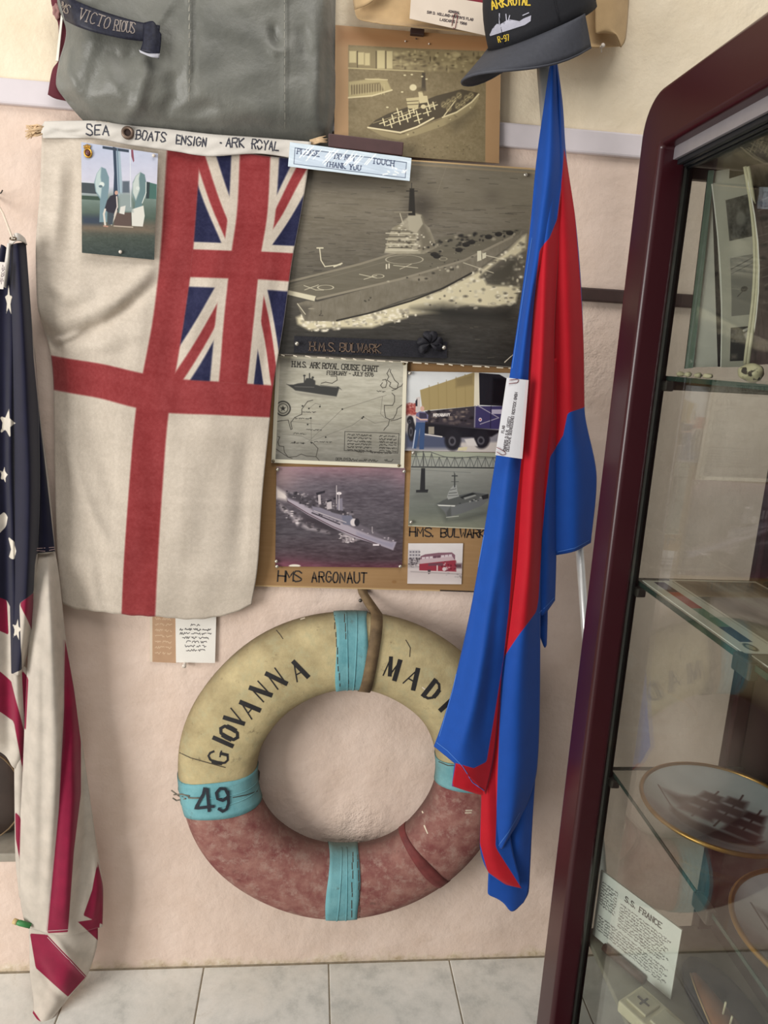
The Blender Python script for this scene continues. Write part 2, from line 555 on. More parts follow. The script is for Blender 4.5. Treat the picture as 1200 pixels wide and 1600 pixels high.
# ================================================================== THE SETTING
def wall_mat():
    t = NT('painted_plaster'); v = t.coord('Object')
    sp = t.n('ShaderNodeSeparateXYZ'); t.l(v, sp.inputs[0]); z = sp.outputs['Z']
    mr = t.n('ShaderNodeMapRange'); mr.inputs[1].default_value = 1.918; mr.inputs[2].default_value = 1.926; t.l(z, mr.inputs[0])
    big = t.noise(1.6, 4, v); mid = t.noise(9, 5, v, .6)
    pink = t.ramp(mid, [(.3, lin((210, 188, 172))), (.7, lin((222, 202, 188)))])
    cream = t.ramp(mid, [(.3, lin((220, 205, 178))), (.7, lin((230, 217, 193)))])
    c = t.mix(mr.outputs[0], pink, cream)
    # damp, flaking foot of the wall
    wob = t.n('ShaderNodeMath', operation='MULTIPLY_ADD'); t.l(t.noise(14, 6, v, .7), wob.inputs[0]); wob.inputs[1].default_value = -.11; t.l(z, wob.inputs[2])
    foot = t.n('ShaderNodeMapRange'); foot.inputs[1].default_value = -.035; foot.inputs[2].default_value = -.060; t.l(wob.outputs[0], foot.inputs[0])
    c = t.mix(foot.outputs[0], c, t.ramp(t.noise(40, 5, v, .7), [(.30, lin((164, 142, 106))), (.5, lin((208, 192, 166))), (.7, lin((228, 214, 200)))]))
    # scattered scuffs
    sc = t.ramp(t.noise(5, 8, v, .75), [(.62, (0, 0, 0, 1)), (.70, (.35, .35, .35, 1))])
    c = t.mix(sc, c, lin((196, 172, 152)))
    for cen, rad in (((.135, 0, .375), .10), ((.53, 0, 1.50), .16)):      # rough patches of filler
        ds = t.n('ShaderNodeVectorMath', operation='DISTANCE'); t.l(v, ds.inputs[0]); ds.inputs[1].default_value = cen
        mk = t.n('ShaderNodeMapRange'); mk.inputs[1].default_value = rad; mk.inputs[2].default_value = rad * .35; t.l(ds.outputs['Value'], mk.inputs[0])
        mm = t.n('ShaderNodeMath', operation='MULTIPLY'); t.l(mk.outputs[0], mm.inputs[0]); t.l(t.noise(26, 4, v, .7), mm.inputs[1]); t.bump(mm.outputs[0], .7, .014)
    t.base(c)
    t.bump(big, .6, .035); t.bump(t.noise(7, 6, v, .6), .6, .016); t.bump(t.noise(22, 5, v, .6), .35, .005); t.bump(t.noise(120, 3, v), .25, .0012)
    return t.set(.78, 0, .25)


M_wall = wall_mat()
M_white = plain('white_paint', (208, 200, 203), .5, var=.05, scale=12)
M_tile = NT('marbled_tile')
_v = M_tile.coord('Object'); _f = M_tile.noise(11, 8, _v, .72)
_c = M_tile.ramp(_f, [(.30, lin((176, 178, 172))), (.48, lin((212, 212, 205))), (.62, lin((226, 225, 218))), (.75, lin((196, 192, 180)))])
M_tile.base(M_tile.mix(M_tile.ramp(M_tile.noise(3, 6, _v, .7), [(.5, (0, 0, 0, 1)), (.7, (.35, .35, .35, 1))]), _c, lin((178, 172, 156))))
M_tile.bump(M_tile.noise(30, 4, _v), .12, .002); M_tile = M_tile.set(.38, 0, .4)
M_grout = plain('grout', (150, 140, 122), .9, var=.25, scale=60)
M_wood = plain('dark_wood', (58, 40, 36), .55, var=.25, scale=25, bump=.2)
M_stone = plain('grey_stone', (150, 143, 130), .8, var=.15, scale=30, bump=.3)


def stru(o): o['kind'] = 'structure'; return o


# back wall with the small recess behind the striped flag
nx0, nx1, nz0, nz1, nd = -1.15, -.632, .300, .66, .26
X4, Z4 = [-2.2, nx0, nx1, 2.2], [-.02, nz0, nz1, 3.0]
vs = [(x, 0, z) for z in Z4 for x in X4]; fs = [(j * 4 + i, j * 4 + i + 1, j * 4 + i + 5, j * 4 + i + 4) for j in range(3) for i in range(3) if (i, j) != (1, 1)]
b = len(vs); vs += [(x, nd, z) for z in (nz0, nz1) for x in (nx0, nx1)]
fs += [(b, b + 1, b + 3, b + 2), (5, 6, b + 1, b), (10, 9, b + 2, b + 3), (9, 5, b, b + 2), (6, 10, b + 3, b + 1)]
b = len(vs); vs += [(-2.2, .3, -.02), (2.2, .3, -.02), (2.2, .3, 3), (-2.2, .3, 3)]
fs += [(b + 1, b, b + 3, b + 2), (0, b, b + 1, 3), (12, 15, b + 2, b + 3), (0, 12, b + 3, b), (3, b + 1, b + 2, 15)]
wall = stru(pydata('wall_back', vs, fs, M_wall))
sill = box('ledge', (nx0 + .002, -.004, nz0), (nx1 - .002, nd, nz0 + .022), M_stone, wall, .003)

stru(box('trim_1', (-2.2, -.014, 1.903), (2.2, 0, 1.947), M_white, None, .004))
stru(box('trim_2', (.30, -.016, 1.621), (1.3, 0, 1.648), M_wood, None, .003))

floor = stru(box('floor', (-2.2, -2.6, -.03), (2.2, 0, -.0025), M_grout, None, 0))
bm = bmesh.new(); bmesh.ops.create_cube(bm, size=1)
for v in bm.verts: v.co = Vector((v.co.x * .3015, v.co.y * .3015, v.co.z * .012))
bmesh.ops.bevel(bm, geom=bm.edges[:], offset=.0012, segments=1, affect='EDGES')
tme = bpy.data.meshes.new('tile'); bm.to_mesh(tme); bm.free(); tme.materials.append(M_tile)
for i in range(-5, 6):
    for j in range(6):
        o = bpy.data.objects.new('tile', tme); COL.objects.link(o); o.parent = floor
        o.location = (.088 + (i + .5) * .305, -.006 - (j + .5) * .305, -.006 + random.uniform(-.0003, .0003))
        o.rotation_euler = (0, 0, random.choice((0, math.pi / 2, math.pi, -math.pi / 2)))

# ================================================================== CABINET
M_maroon = plain('maroon_enamel', (50, 12, 19), .28, var=.06, scale=8, spec=.4)
M_dark = plain('dark_bronze', (30, 18, 19), .35, var=.1)
M_silver = plain('satin_aluminium', (176, 172, 178), .35, .6, var=.05)
M_black = plain('black_track', (24, 26, 30), .45)
M_glass = glass('clear_glass')
M_edge = plain('glass_edge', (44, 66, 58), .2, var=.1)
M_back = plain('brown_panel', (58, 38, 36), .5, var=.2, scale=12)
M_clip = plain('dull_metal', (92, 88, 82), .4, .7)

cab = thing('display_cabinet', 'maroon framed glass display cabinet with rounded corners and glass shelves of souvenirs', 'cabinet', (.52, -.6, 0))
YF, YN, ZT, ZB = -.392, -1.55, 1.886, .06


def frame_ring(name, x0, x1, o, i, rad, mat, parent, seg=8):
    """rounded rectangle frame in the y-z plane, extruded along x; o/i = (ymin,ymax,zmin,zmax)"""
    def loop(b, r):
        y0, y1, z0, z1 = b; P = []
        for cy, cz, a0 in ((y1 - r, z1 - r, 0), (y0 + r, z1 - r, 90), (y0 + r, z0 + r, 180), (y1 - r, z0 + r, 270)):
            for k in range(seg + 1):
                a = math.radians(a0 + 90 * k / seg); P.append((cy + r * math.cos(a), cz + r * math.sin(a)))
        return P
    A, B = loop(o, rad), loop(i, .004); n = len(A); V = []
    for x in (x0, x1):
        V += [(x, *p) for p in A] + [(x, *p) for p in B]
    Fc = []
    for k in range(n):
        m = (k + 1) % n
        Fc += [(k, m, n + m, n + k), (2 * n + m, 2 * n + k, 3 * n + k, 3 * n + m), (k, 2 * n + k, 2 * n + m, m), (n + m, 3 * n + m, 3 * n + k, n + k)]
    ob = pydata(name, V, Fc, mat, parent)
    bmm = bmesh.new(); bmm.from_mesh(ob.data); bmesh.ops.recalc_face_normals(bmm, faces=bmm.faces[:]); bmm.to_mesh(ob.data); bmm.free()
    bv = bevel(ob, .009, 4); bv.angle_limit = math.radians(50)
    for p in ob.data.polygons: p.use_smooth = True
    ob.modifiers.new('wn', 'WEIGHTED_NORMAL'); return ob


frame_ring('front_frame', .480, .524, (YN, YF, ZB, ZT), (YN + .075, YF - .072, ZB + .08, ZT - .082), .055, M_maroon, cab)
box('far_post', (.524, -.448, ZB), (.543, -.396, ZT - .02), M_dark, cab)
box('rear_post', (.768, -.42, ZB), (.795, -.395, ZT - .02), M_maroon, cab)
box('back_panel', (.796, YN, ZB), (.806, -.395, ZT - .015), M_back, cab)
box('top_panel', (.545, YN, ZT - .094), (.795, -.40, ZT - .012), plain('mottled_top', (74, 68, 60), .35, var=.35, scale=14), cab)
box('end_rail', (.544, -.424, ZT - .113), (.768, -.411, ZT - .096), plain('brown_head_rail', (84, 76, 64), .4, var=.15), cab)
box('bottom_panel', (.545, YN, .44), (.794, -.41, .452), plain('pale_board', (150, 146, 130), .6), cab)
box('base_panel', (.525, YN, ZB - .055), (.80, -.396, ZB + .06), M_dark, cab)
box('near_panel', (.525, YN - .0, ZB), (.80, YN + .015, ZT - .02), M_dark, cab)
box('end_glass', (.544, -.409, ZB + .07), (.768, -.404, ZT - .06), M_glass, cab, 0)
box('end_rail', (.544, -.425, 1.462), (.768, -.412, 1.483), plain('brown_rail', (92, 80, 64), .4, var=.15), cab)
box('top_track', (.502, YN + .08, 1.787), (.508, YF - .04, 1.811), M_silver, cab, .001)
for k in range(3): box('track_channel', (.509 + k * .010, YN + .08, 1.781 - k * .001), (.516 + k * .010, YF - .045, 1.800), M_black, cab, .001)
box('bottom_track', (.505, YN + .08, ZB + .062), (.538, YF - .07, ZB + .078), M_silver, cab, .001)
for k, (ya, yb) in enumerate(((-.98, -.452), (YN + .08, -.93))):
    d = box('sliding_door', (.526 + k * .008, ya, ZB + .075), (.5305 + k * .008, yb, 1.795), M_glass, cab, 0)
    box('glass_edge', (.5255 + k * .008, yb - .0002, ZB + .075), (.531 + k * .008, yb + .0016, 1.795), plain('bright_edge', (150, 150, 146), .2, .3), d, 0)
st = box('track_sticker', (.5008, -.455, 1.789), (.5018, -.432, 1.809), plain('tan_sticker', (206, 168, 120), .6), cab, 0)
stroke_mesh('numerals', letters('2 1', 1029, 253, -20, 12, .42, .1), 2.2, lambda a, b_: (Vector(atx(a, b_, .5006)), Vector((-1, 0, 0)), 0, 0), M_black, st)
for z, th in ((1.484, .007), (1.152, .008), (.802, .006)):
    s_ = box('glass_shelf', (.546, YN + .02, z - th), (.795, -.43, z), M_glass, cab, 0)
    box('shelf_edge', (.5445, YN + .02, z - th), (.5462, -.43, z), M_edge, s_, 0)
    box('rear_edge', (.546, -.4302, z - th), (.795, -.4285, z), M_edge, s_, 0)
    box('shelf_bracket', (.536, -.462, z - th - .016), (.552, -.434, z - th - .0005), M_clip, cab, .003)
    box('shelf_bracket', (.538, -.775, z - th - .014), (.552, -.735, z + .002), M_clip, cab, .003)
    if z == 1.152: box('end_rail', (.543, -.424, z - .034), (.57, -.412, z - .012), M_clip, cab)

# -- things inside the cabinet
M_cream = plain('cream_ceramic', (214, 205, 172), .4, var=.12, scale=60)


def plate(cx, cy, z, r, label, painter, name):
    e = thing(name, label, 'plate', (cx, cy, z), 'decorated plates on the glass shelf')
    prof = [(0, .004), (.55, .004), (.68, .009), (.93, .018), (.985, .0205), (1.0, .020), (.99, .0165), (.7, .004), (.5, 0), (0, 0)]
    n = 64; V, Fc, UV = [], [], []
    for a, h in prof:
        for k in range(n): V.append((cx + a * r * math.cos(2 * math.pi * k / n), cy + a * r * math.sin(2 * math.pi * k / n), z + h))
    for i in range(len(prof) - 1):
        for k in range(n): Fc.append((i * n + k, i * n + (k + 1) % n, (i + 1) * n + (k + 1) % n, (i + 1) * n + k))
    o = pydata('plate_body', V, Fc, [painter], e, True)
    l = o.data.uv_layers.new(name='uv'); co = np.array(V); idx = np.array([li.vertex_index for li in o.data.loops])
    l.data.foreach_set('uv', np.stack([.5 + (.66 * (co[idx, 0] - cx) - .75 * (co[idx, 1] - cy)) / (2 * r), .5 + (.75 * (co[idx, 0] - cx) + .66 * (co[idx, 1] - cy)) / (2 * r)], -1).ravel())
    bmr = bmesh.new(); ring = [(cx + r * .99 * math.cos(a), cy + r * .99 * math.sin(a), z + .0196) for a in [2 * math.pi * k / n for k in range(n + 1)]]
    tube_bm(bmr, ring, r * .030, 8, False); from_bm('gilt_rim', bmr, plain('gilt', (168, 128, 66), .3, .8), e, True)
    return e


def plate_print(name, sky, dark, seed):
    p = Print(name, [(0, 0), (100, 0), (100, 100), (0, 100)], 5, sky)
    p.vgrad([(0, tuple(c * .9 for c in sky)), (45, sky), (70, tuple(c * .82 for c in sky)), (100, (120, 106, 112))]); p.noise(10, 30, 12, 4, seed)
    p.poly([(24, 66), (40, 70), (72, 66), (80, 60), (78, 72), (66, 80), (36, 80), (27, 74)], dark, .95, 1.5)
    for x, y0, y1 in ((38, 66, 24), (52, 66, 18), (66, 64, 26)):
        p.line([(x, y0), (x + 2, y1)], 1.2, dark)
        for q in range(3):
            yy = y1 + 6 + q * 12; wd = 7 + q * 2
            p.poly([(x - wd + 2, yy), (x + wd, yy - 2), (x + wd + 1, yy + 9), (x - wd + 1, yy + 10)], tuple(c * (1 + .12 * q) for c in dark), .85, 1.5)
    p.line([(24, 66), (10, 54)], 1, dark); p.poly([(12, 55), (34, 40), (30, 62)], dark, .6, 2)
    p.poly([(10, 78), (90, 74), (86, 88), (50, 97), (20, 90)], (104, 92, 100), .6, 5)
    return p.mat(.22, .4)


plate(.668, -.573, .803, .122, 'white plate with gilt rim and brown sailing ship picture under pale blue sky', plate_print('ship_plate_picture', (228, 236, 238), (84, 62, 66), 1), 'decorative_plate')
plate(.668, -.842, .803, .122, 'gilt rimmed plate with grey ship picture at the lower right edge of the photo', plate_print('grey_plate_picture', (216, 218, 222), (70, 72, 78), 2), 'decorative_plate')

# mid shelf: coloured ribbon card and two grey prints lying flat
def flat_card(name, label, cat, x0, x1, y0, y1, z, pr, th=.0016, group=None):
    V = [(x0, y0, z), (x1, y0, z), (x1, y1, z), (x0, y1, z)]; V += [(a, b_, z - th) for a, b_, _ in V]
    o = pydata(name, V, [(0, 1, 2, 3), (7, 6, 5, 4), (0, 4, 5, 1), (1, 5, 6, 2), (2, 6, 7, 3), (3, 7, 4, 0)], [pr, M_paper])
    l = o.data.uv_layers.new(name='uv'); uv = {0: (0, 0), 1: (0, 1), 2: (1, 1), 3: (1, 0)}
    for lp in o.data.loops: l.data[lp.index].uv = uv[lp.vertex_index % 4]
    for p in o.data.polygons: p.material_index = 0 if p.index == 0 else 1
    return tag(o, label, cat, group)


M_paper = plain('paper', (226, 222, 210), .7, var=.05, scale=20)
p = Print('ribbon_card_print', [(0, 0), (100, 0), (100, 60), (0, 60)], 5, (216, 214, 198))   # u runs along the cabinet towards the room
p.a[:] = (232, 230, 214)
for a, b_, c in ((80, 97, (44, 36, 62)), (55, 80, (176, 72, 60)), (30, 55, (104, 146, 122)), (12, 30, (36, 38, 74))): p.rect(a, 19, b_, 41, c)
p.ell(6, 36, 4.5, 9, (70, 66, 52)); p.ell(6, 36, 3, 6, (176, 168, 140))
flat_card('ribbon_card', 'white card with navy red and green ribbon strip on the middle glass shelf', 'card', .549, .598, -.742, -.448, 1.1540, p.mat(.5))
p = Print('wave_print', [(0, 0), (100, 0), (100, 60), (0, 60)], 5, (138, 132, 120)); p.noise(70, 30, 8, 5, 3)
p.poly([(0, 24), (60, 20), (100, 30), (100, 40), (50, 32), (0, 36)], (176, 172, 160), .7, 3); p.poly([(40, 38), (96, 36), (96, 56), (50, 54)], (70, 66, 60), .6, 3); p.noise(20, 12, 3, 4, 9)
for a in ((0, 0, 100, 2), (0, 58, 100, 60), (0, 0, 2.5, 60), (97.5, 0, 100, 60)): p.rect(*a, (236, 232, 216))
flat_card('grey_photograph', 'grey sea photograph with white border beside the ribbon card', 'photograph', .600, .752, -.742, -.438, 1.1536, p.mat(.35))
p = Print('grey_print_two', [(0, 0), (100, 0), (100, 60), (0, 60)], 5, (120, 118, 108)); p.noise(30, 40, 5, 4, 5); p.line([(0, 15), (100, 24)], 3, (190, 188, 176)); p.line([(0, 30), (100, 44)], 2, (80, 80, 74))
for a in ((0, 0, 100, 3), (0, 0, 3, 60)): p.rect(*a, (220, 216, 200))
flat_card('grey_photograph', 'grey photograph nearest the room on the middle glass shelf', 'photograph', .556, .735, -1.0, -.748, 1.1536, p.mat(.35))

# upper shelf: prints standing on edge, shells
p = Print('page_print', [(0, 0), (60, 0), (60, 290), (0, 290)], 3, (206, 202, 186)); p.noise(10, 40, 40, 3, 1)
p.rect(18, 30, 60, 92, (86, 84, 78)); q = p.sl(18, 60, 30, 92); p.a[q] += (vnoise(p.a.shape[:2], 24, 24, 4, 4)[q] * 120)[..., None]; p.ell(40, 62, 9, 12, (130, 128, 120), .6)
p.rect(17, 118, 60, 208, (140, 138, 130)); p.rect(17, 118, 60, 140, (176, 174, 166), .6, 8); p.line([(18, 135), (60, 122)], 1.4, (90, 88, 84)); p.line([(18, 142), (60, 130)], 1, (96, 94, 90)); p.ell(40, 168, 6, 4, (58, 56, 52)); p.line([(28, 178), (44, 166)], 1.5, (80, 78, 74))
p.rect(16, 226, 60, 280, (44, 42, 42)); p.poly([(40, 238), (58, 226), (60, 250), (50, 256)], (196, 188, 180), 1, 2); p.line([(40, 232), (58, 227)], 4, (216, 210, 200)); p.rect(17, 268, 30, 278, (120, 110, 100), .6, 2)
o = board('picture_card', [(1113, 287), (1170, 270), (1176, 573), (1127, 574)], -.455, .003, p.mat(.4), M_paper, None, lambda u, v: .012 * np.sin(math.pi * v))
tag(o, 'cream card with three grey photographs standing on the upper glass shelf', 'card')
p = Print('faded_print', [(0, 0), (50, 0), (50, 320), (0, 320)], 3, (150, 126, 120)); p.noise(50, 26, 30, 5, 8); p.rect(0, 0, 50, 55, (110, 100, 88), .6, 6); p.rect(0, 210, 50, 320, (112, 88, 86), .6, 10); [p.line([(2 + 3 * (q % 4), 60 + 13 * q), (24 + 5 * (q % 5), 52 + 13 * q)], 2.2, (178, 160, 152), .7) for q in range(11)]
p.speckle([(2, 60), (48, 60), (48, 200), (2, 200)], 40, [(150, 132, 128), (64, 52, 52)], (2, 7), 3)
e = thing('bent_picture', 'bowed brown picture with thick cream edge on the upper glass shelf', 'picture', at(1180, 570, -.53))
board('picture_face', [(1165, 260), (1240, 246), (1245, 566), (1170, 571)], -.515, .003, p.mat(.35), M_paper, e, lambda u, v: .03 * np.sin(math.pi * v) * (1 - u))
for dx in (0, 5):
    bm = bmesh.new(); tube_bm(bm, [at(1164 + dx + 17 * math.sin(math.pi * min(1, t_ * 1.02)) * (1 - .15 * t_), 260 + 309 * t_, -.518 - .002 * dx) for t_ in np.linspace(0, 1, 14)], .0026, 8); from_bm('cream_edge', bm, plain('cream_card', (198, 190, 160), .6), e, True)
e = thing('glazed_print', 'pale print behind a greenish glass pane leaning at the left of the upper shelf', 'picture', at(1085, 575, -.43))
board('backing_card', [(1112, 268), (1140, 264), (1126, 573), (1082, 574)], -.436, .002, M_paper, M_paper, e)
board('glass_pane', [(1107, 266), (1116, 266), (1083, 575), (1070, 576)], -.440, .002, plain('green_glass', (128, 148, 132), .2), M_edge, e)
board('dark_mount', [(1113, 300), (1117, 300), (1131, 573), (1122, 573)], -.4475, .001, M_dark, M_dark, e)


def lump(name, c, r, sc, mat, parent=None, seed=0, amt=.25):
    bm = bmesh.new(); bmesh.ops.create_icosphere(bm, subdivisions=3, radius=r); g = random.Random(seed); ph = [g.uniform(0, 6) for _ in range(6)]
    for v in bm.verts:
        n = v.co.normalized(); k = 1 + amt * (math.sin(3 * n.x + ph[0]) * math.sin(3 * n.y + ph[1]) + .6 * math.sin(6 * n.z + ph[2]) * math.sin(5 * n.x + ph[3]))
        v.co = Vector((v.co.x * sc[0] * k, v.co.y * sc[1] * k, v.co.z * sc[2] * k)) + Vector(c)
    return from_bm(name, bm, mat, parent, True)


M_shell = NT('spotted_shell'); M_shell.base(M_shell.ramp(M_shell.noise(90, 2), [(.56, lin((206, 196, 160))), (.62, lin((60, 50, 40)))])); M_shell = M_shell.set(.4)
c = atx(1178, 561, .585)
tag(lump('sea_shell', (c[0], c[1], 1.484 + .0125), .015, (1, 1.15, .8), M_shell, None, 3, .15), 'large cream spotted shell at the foot of the bowed picture', 'shell', None)
for k, (px, lab) in enumerate(((1064, 'first small shell from the far end of the upper shelf'), (1076, 'second small shell from the far end of the upper shelf'), (1092, 'third small shell from the far end of the upper shelf'), (1108, 'fourth small shell from the far end of the upper shelf'))):
    c = atx(px, 578, .556); tag(lump('sea_shell', (c[0], c[1], 1.484 + .0042), .006, (1, 1.2, .65), M_shell, None, 10 + k, .2), lab, 'shell', 'small shells on the upper shelf')

# bottom shelf: ship card on its stand, box, half hull, navy plate
p = Print('ship_card_print', [(0, 0), (170, 0), (170, 125), (0, 125)], 5, (236, 238, 230)); p.noise(6, 40, 40, 3, 6)
INK = (60, 60, 60)
p.lines(letters('S.S. FRANCE', 58, 22, 0, 9, .62, .24, .12), 1.8, INK)
for r in range(9): p.lines(scribble(6, 20 + r * 5.2, 0, 36, 2.6), .9, INK)
for r in range(9): p.lines(scribble(50, 34 + r * 5.2, 0, 105 - 6 * (r % 3), 2.6), .9, INK)
for r in range(6): p.lines(scribble(8, 84 + r * 5.2, 0, 150 - 9 * (r % 2), 2.6), .9, INK)
A, B = np.array([.553, -.432]), np.array([.634, -.577]); zb, zt = .458, .595
n_ = Vector((-(A - B)[1], (A - B)[0], 0)).normalized(); n_ = -n_ if n_.x > 0 else n_
V = [(A[0], A[1], zt), (B[0], B[1], zt), (B[0], B[1], zb), (A[0], A[1], zb)]; V += [tuple(Vector(v) - n_ * .003) for v in V]
e = thing('information_card', 'white printed card about a passenger ship propped at the bottom of the cabinet', 'card', (.59, -.5, .453))
o = pydata('card', V, [(0, 3, 2, 1), (4, 5, 6, 7), (0, 1, 5, 4), (1, 2, 6, 5), (2, 3, 7, 6), (3, 0, 4, 7)], [p.mat(.5), M_paper], e)
l = o.data.uv_layers.new(name='uv'); uvs = [(0, 1), (1, 1), (1, 0), (0, 0)]
for lp in o.data.loops: l.data[lp.index].uv = uvs[lp.vertex_index % 4]
for pl in o.data.polygons: pl.material_index = 0 if pl.index == 0 else 1
tube('card_stand', [Vector((A[0], A[1], .4608)) * .8 + Vector((B[0], B[1], .4608)) * .2 + n_ * .008, Vector((A[0], A[1], .4608)) * .28 + Vector((B[0], B[1], .4608)) * .72 + n_ * .008], .0072, plain('brown_rod', (88, 66, 56), .5), e)

e = thing('ivory_box', 'small cream box with a framed lid and dark cross in front of the ship card', 'box', (.66, -.62, .452))
bx = Matrix.Translation((.583, -.615, .452)) @ Matrix.Rotation(math.radians(28), 4, 'Z')


def rbox(name, lo, hi, mat, M, parent, bev=.0015):
    o = box(name, lo, hi, mat, None, bev); o.data.transform(M); put(o, parent); return o


rbox('box_body', (-.03, -.06, 0), (.03, .045, .022), M_cream, bx, e, .003)
rbox('raised_lid', (-.019, .0, .022), (.019, .038, .027), plain('cream_lid', (196, 188, 158), .5), bx, e)
rbox('raised_lid', (-.019, -.052, .022), (.019, -.008, .027), plain('cream_lid_b', (206, 200, 172), .5), bx, e)
rbox('cross', (-.010, .017, .027), (.010, .020, .0282), M_dark, bx, e, 0); rbox('cross_arm', (-.0016, .008, .027), (.0016, .030, .0283), M_dark, bx, e, 0)

M_navy_plate = plain('navy_glaze', (32, 32, 50), .5, var=.2, spec=.2)
bm = bmesh.new(); bmesh.ops.create_uvsphere(bm, u_segments=40, v_segments=16, radius=1)
for v in bm.verts: v.co = Vector((v.co.x * .055, v.co.y * .125, v.co.z * .011 + .011))
bmesh.ops.transform(bm, matrix=Matrix.Translation((.715, -.62, .452)), verts=bm.verts[:])
tag(from_bm('navy_dish', bm, M_navy_plate, None, True), 'dark navy oval dish lying behind the ship card', 'dish')
e = thing('half_hull_model', 'varnished wooden half hull boat model with pegs lying on the navy dish', 'model boat', (.70, -.66, .475))
bm = bmesh.new(); N = 18; rows_ = []
for i in range(N + 1):
    t_ = i / N; wd = .030 * math.sin(math.pi * min(1, .04 + t_ * .55)) ** .8; y = -.545 - .24 * t_
    rows_.append([bm.verts.new((.690 + wd * math.cos(a) * 1.0, y, .476 + .016 * math.sin(a) * (wd / .03))) for a in np.linspace(0, math.pi, 9)])
for a, b_ in zip(rows_, rows_[1:]):
    for k in range(8): bm.faces.new((a[k], a[k + 1], b_[k + 1], b_[k]))
    bm.faces.new((a[8], a[0], b_[0], b_[8]))
bm.faces.new(rows_[-1])
from_bm('hull', bm, plain('varnished_wood', (142, 92, 58), .4, var=.25, scale=20), e, True)
for k, y in enumerate((-.635, -.655, -.675)): tube('peg', [(.69, y, .488), (.688, y - .004, .515 - .006 * k)], .0018, M_cream, e, 6)
tube('gunwale', [(.690 - .030 * math.sin(math.pi * min(1, .04 + t_ * .55)) ** .8 - .001, -.545 - .24 * t_, .4775) for t_ in np.linspace(0, 1, 14)], .0016, plain('pale_wood', (196, 160, 110), .5), e, 6)


# ================================================================== ON THE WALL: prints and cards
M_pin = plain('steel_pin', (190, 184, 172), .3, .75, var=.05)
M_cpin = plain('clear_pin', (206, 196, 184), .25, 0, var=.05)
M_brass = plain('brass', (196, 150, 62), .35, .75)
M_ink = plain('black_marker', (40, 32, 28), .6)
M_tear = plain('torn_paper', (214, 204, 184), .85)

# brown cardboard backing with handwriting
CB_Y = -.0085
p = Print('cardboard_face', [(420, 552), (800, 560), (772, 926), (396, 916)], 1.6, (150, 117, 78)); p.noise(9, 120, 60, 4, 2); p.noise(5, 60, 3, 3, 3)
for k in range(26):
    g = random.Random(k); x, y = g.uniform(405, 770), g.uniform(570, 915); p.line([(x, y), (x + g.uniform(-8, 8), y + g.uniform(-3, 3))], g.uniform(.4, 1), (180, 148, 104) if k % 2 else (118, 86, 52), .5)
p.line([(396, 915), (772, 925)], 2.0, (186, 158, 116)); p.ell(613, 908, 4, 3, (140, 104, 64), .6)
board_cb = board('cardboard_backing', [(420, 552), (800, 560), (772, 926), (396, 916)], CB_Y, .004, p.mat(.85, 0, .12), plain('cardboard_edge', (150, 116, 76), .9))
tag(board_cb, 'brown cardboard sheet with marker captions behind the pinned ship photographs', 'cardboard')
ht = plane_hit(CB_Y)
stroke_mesh('handwriting', letters('HMS', 434, 908, 1.2, 16, .70, .10, 0, .04), 2.3, ht, M_ink, board_cb, .0004); stroke_mesh('handwriting', letters('ARGONAUT', 487, 909, 1.2, 16, .50, .19, 0, .04), 2.3, ht, M_ink, board_cb, .0004)
stroke_mesh('handwriting', letters('HMS.', 640, 837.5, 1, 13, .72, .2, 0, .05) + letters('BULWARK', 689, 839, 1, 13.5, .58, .17, 0, .05), 2.2, ht, M_ink, board_cb, .0004)
M_slot = plain('dark_gap', (44, 32, 26), .9)
stroke_mesh('torn_slit', [[(688, 922.5), (744, 924.5)]], 2.0, ht, M_slot, board_cb, .0006)


def photo(name, label, pr, corners, y, pins=(), rough=.32, th=.0006, pinmat=None, coat=.1, psize=.0042, curl=None, cat='photograph', clear=False):
    e = thing(name, label, cat, at(*[sum(c[i] for c in corners) / 4 for i in (0, 1)], y))
    board('print', corners, y, th, pr.mat(rough, coat), M_paper, e, curl)
    for q in pins: pin(q[0], q[1], y, pinmat or M_pin, e, psize, clear)
    return e


def sea(p, stops, amp, seed, lx=26, ly=4):
    p.vgrad(stops); p.noise(amp * .5, 90, 40, 3, seed); p.noise(amp, lx, ly, 4, seed + 1); p.noise(amp * .5, 7, 2.2, 2, seed + 2)


# -- cruise chart
c = [(432, 555), (636, 563), (631, 731), (424, 723)]
p = Print('cruise_chart_print', c, 3.2); sea(p, [(555, (186, 182, 166)), (640, (170, 166, 150)), (690, (138, 135, 124)), (731, (118, 116, 108))], 16, 20, 30, 4)
K = (48, 46, 42)
p.lines(letters('H.M.S. ARK ROYAL CRUISE CHART', 456, 572.5, 3.2, 8.2, .50, .13, .10), 1.25, K)
p.lines(letters('FEBRUARY - JULY 1976', 510, 584.5, 2.4, 5.6, .56, .14, .10), .95, K)
dk = (58, 58, 56)
p.poly([(447, 599), (456, 605), (461, 609), (500, 615), (525, 618.5), (529, 606), (533, 608), (528, 603), (500, 602), (492, 600), (492, 594), (486, 590), (478, 590), (474, 597), (465, 598), (458, 600), (452, 600)], dk, .95, .8)
for x, y0, y1 in ((475, 586, 597), (483, 583, 597), (488, 588, 595)): p.line([(x, y0), (x, y1)], 1.7, dk)
p.ell(475, 586, 2, 1.4, dk); p.ell(488, 589, 2, 1.2, dk); p.poly([(455, 610), (526, 619), (522, 622), (470, 617)], (140, 136, 124), .6, 1.5); p.line([(500, 601), (525, 604)], 1.6, (110, 108, 100)); p.line([(460, 603), (490, 604)], .8, (110, 108, 102))
G = (66, 62, 56)
